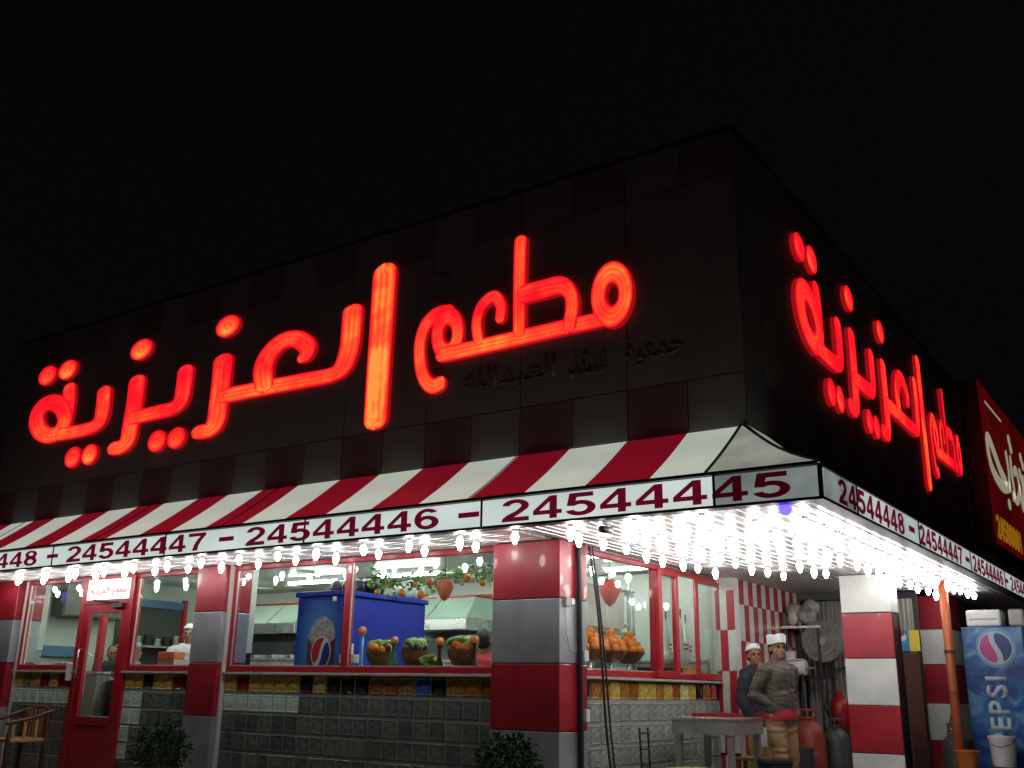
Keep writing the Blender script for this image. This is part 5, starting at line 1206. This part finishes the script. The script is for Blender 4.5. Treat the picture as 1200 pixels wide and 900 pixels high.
# orange pole and bucket
ORP = mat('orange_paint', (.50,.12,.045), .45, var=.12, vscale=8)
t = thing('orange_pole', 'orange painted steel pole holding up the canopy in front of the far banded pillar', 'pole', (2.27,5.2,.15))
MB().tube([(2.27,5.2,.152),(2.27,5.2,2.65)], .052, 20).build('shaft', ORP, t, smooth=True); MB().tube([(2.27,5.2,1.80),(2.27,5.2,1.84)], .06, 20).build('clamp', mat('clamp_brown', (.12,.05,.03), .6), t)
MB().tube([(2.27,5.2,1.34),(2.27,5.2,1.355)], .055, 20).build('clamp', MATS['clamp_brown'], t)
t = thing('mop', 'thin wooden handle leaning on the far banded pillar beside the orange pole', 'mop', (1.75,6.0,.15)); MB().tube([(1.72,6.3,.152),(2.15,5.9,1.35)], .012, 6).build('handle', mat('wood_handle', (.2,.13,.05), .7), t); MB().tube([(1.95,6.3,.152),(2.08,5.95,1.2)], .01, 6).build('handle', MATS['wood_handle'], t)
t = thing('orange_bucket', 'orange bucket hanging at the foot of the orange pole', 'bucket', (2.36,5.0,.15))
MB().lathe([(.10,0),(.13,.22),(.14,.23),(.145,.25),(.12,.25)], (2.38,5.0,.47), 24).build('bucket_body', mat('bucket_orange', (.62,.17,.03), .45), t, smooth=True); MB().box(2.25,2.5,4.9,5.1,.152,.468).build('stand', MATS['dark_crate'], t)
# drinks machine at the right edge
vm = thing('drinks_machine', 'tall blue drinks machine with white vertical lettering at the right edge', 'drinks machine', (2.72,6.0,.15))
SPL = mat('splash_blue', (.03,.13,.42), .35, var=.0)
t_ = SPL.node_tree; b_ = t_.nodes['Principled BSDF']; tc = t_.nodes.new('ShaderNodeTexCoord'); n1 = t_.nodes.new('ShaderNodeTexNoise'); n1.inputs['Scale'].default_value = 3.2; n1.inputs['Detail'].default_value = 6; n1.inputs['Distortion'].default_value = 1.6
rp = t_.nodes.new('ShaderNodeValToRGB'); e = rp.color_ramp.elements; e[0].position = .36; e[0].color = (.006,.025,.17,1); e[1].position = .72; e[1].color = (.20,.44,.60,1); q = e.new(.52); q.color = (.016,.12,.38,1)
t_.links.new(tc.outputs['Object'], n1.inputs['Vector']); t_.links.new(n1.outputs['Fac'], rp.inputs['Fac']); t_.links.new(rp.outputs[0], b_.inputs['Base Color'])
MB().box(2.34,3.06,5.62,6.4,.152,2.13).build('cabinet', mat('machine_navy', (.01,.02,.09), .4), vm, bevel=.015)
MB().box(2.35,3.03,5.595,5.618,.30,2.125).build('front_picture', SPL, vm, bevel=.008)
MB().prism([(math.cos(k*PI/20)*.225, math.sin(k*PI/20)*.235) for k in range(40)], (2.72,5.594,1.88), (1,0,0), (0,0,1), (0,-.002,0)).build('logo_halo', mat('halo_blue', (.14,.28,.45), .4), vm)
globe_logo(vm, (2.72,5.59,1.88), .195, (1,0,0), (0,0,1), (0,-1,0), L_PINK, L_BLUE, mat('logo_pale', (.38,.48,.56), .4), rot=PI/2)
# lettering reads upwards: rotate each letter a quarter turn
for i, ch in enumerate('PEPSI'):
    me = glyphs(ch, .03, .008, (.155 if ch != 'I' else .05, .235)).copy(); me.materials.clear(); me.materials.append(mat('machine_letters', (.48,.56,.62), .4))
    o = piece('letter', me, (2.68, 5.592, .82+.185*i-(.04 if ch == 'I' else 0)), vm, (0,-PI/2,0))
for nm, lab, b in (('white_carton','long white carton lying on top of the drinks machine',(2.40,2.80,5.7,6.1,2.135,2.34)),('grey_carton','grey carton beside the long white one on the drinks machine',(2.88,3.06,5.7,6.0,2.135,2.34))):
    t = thing(nm, lab, 'carton', ((b[0]+b[1])/2,(b[2]+b[3])/2,b[4])); MB().box(*b).build('carton_body', WHITE if 'white' in nm else GREY, t, bevel=.03); MB().box(b[0]+.04,b[1]-.04,b[2]-.004,b[2]-.001,b[4]+.08,b[4]+.1).build('tape', GREY, t)
wbk = thing('white_bucket', 'white paint bucket in front of the drinks machine', 'bucket', (2.68,5.3,.15))
MB().lathe([(.12,0),(.15,.30),(.155,.31),(.15,.33),(.12,.33)], (2.72,5.3,.55), 24).build('bucket_body', WHITE, wbk, smooth=True); MB().tube([(2.57,5.28,.86),(2.60,5.14,.80),(2.72,5.10,.76),(2.84,5.14,.80),(2.87,5.28,.86)], .005, 6).build('handle', BLACK, wbk)
MB().box(2.56,2.88,5.15,5.45,.152,.548).build('stand', MATS['dark_crate'], wbk)
# armchair at the left edge
ch = thing('wooden_armchair', 'dark wooden armchair with a slatted back standing at the left edge', 'chair', (-7.85,-.45,.15))
WD = mat('dark_wood', (.10,.03,.015), .4, var=.3, vscale=12); CANE = mat('cane', (.42,.24,.09), .6, var=.2, vscale=20)
cx, cy = -7.75, -.50
for (x, y, h) in ((-.26,-.24,.52),(.26,-.24,.52),(-.26,.24,.78),(.26,.24,.80)): MB().box(cx+x-.022,cx+x+.022,cy+y-.022,cy+y+.022,.004 if False else .152,.152+h).build('leg', WD, ch, bevel=.004)
MB().box(cx-.28,cx+.28,cy-.26,cy+.26,.56,.60).build('seat', CANE, ch, bevel=.01)
MB().tube([(cx+.27,cy-.30,.78),(cx+.28,cy,.84),(cx+.30,cy+.28,.93),(cx,cy+.33,.97),(cx-.30,cy+.28,.93),(cx-.28,cy,.84),(cx-.27,cy-.30,.78)], .022, 8).build('arm_rail', WD, ch, smooth=True)
for i in range(7):
    x = cx-.24+.08*i; MB().box(x-.018,x+.018,cy+.26,cy+.275,.602,.945).build('slat', CANE, ch)
for y in (-.2,-.05,.1): MB().box(cx+.262,cx+.277,cy+y-.02,cy+y+.02,.602,.82).build('slat', CANE, ch)
# bushes in front of the wall
BL = mat('bush_leaf', (.018,.060,.010), .65, var=.5, vscale=9, spec=.2)
def bush(x, y, zc, R, label, n, seed):
    rd = random.Random(seed); t = thing('bush', label, 'bush', (x,y,.15))
    g = MB()
    for k in range(n):
        d = Vector((rd.gauss(0,1), rd.gauss(0,1), rd.gauss(0,.8))).normalized(); rr = R*(.45+.6*rd.random()**.6)*(1+.25*mnoise.noise(d*3+Vector((seed,0,0))))
        p = Vector((x,y,zc))+Vector((d.x*rr*1.15, d.y*rr, d.z*rr))
        a = (d+Vector((rd.uniform(-1,1), rd.uniform(-1,1), rd.uniform(-.6,.8)))).normalized(); s_ = a.cross(Vector((rd.uniform(-1,1), rd.uniform(-1,1), 1))).normalized(); L_ = rd.uniform(.03,.055)
        g.add([p, p+a*L_*.5+s_*L_*.33, p+a*L_, p+a*L_*.5-s_*L_*.33], [(0,1,2,3)])
    tag(g.build('leaves', BL, t), kind='stuff')
    s2 = MB()
    for k in range(7):
        a = k*.9; s2.tube([(x,y,.152),(x+.05*math.cos(a),y+.05*math.sin(a),zc*.5),(x+R*.6*math.cos(a),y+R*.6*math.sin(a),zc+R*.3)], [.014,.010,.004], 5)
    s2.build('stem', WD, t)
    MB().lathe([(.12,0),(.17,.02),(.20,.26),(.21,.27),(.17,.27)], (x,y,.152), 18).build('pot', mat('terracotta', (.25,.10,.05), .8), t, smooth=True)
bush(-.12, -.62, .70, .23, 'dark green bush in front of the foot of the corner pillar', 1700, 4)
bush(-4.72, -.60, .60, .27, 'dark green bush in front of the left banded pillar', 1700, 9)

bpy.data.batch_remove(TRASH); bpy.data.scenes.remove(SCR)
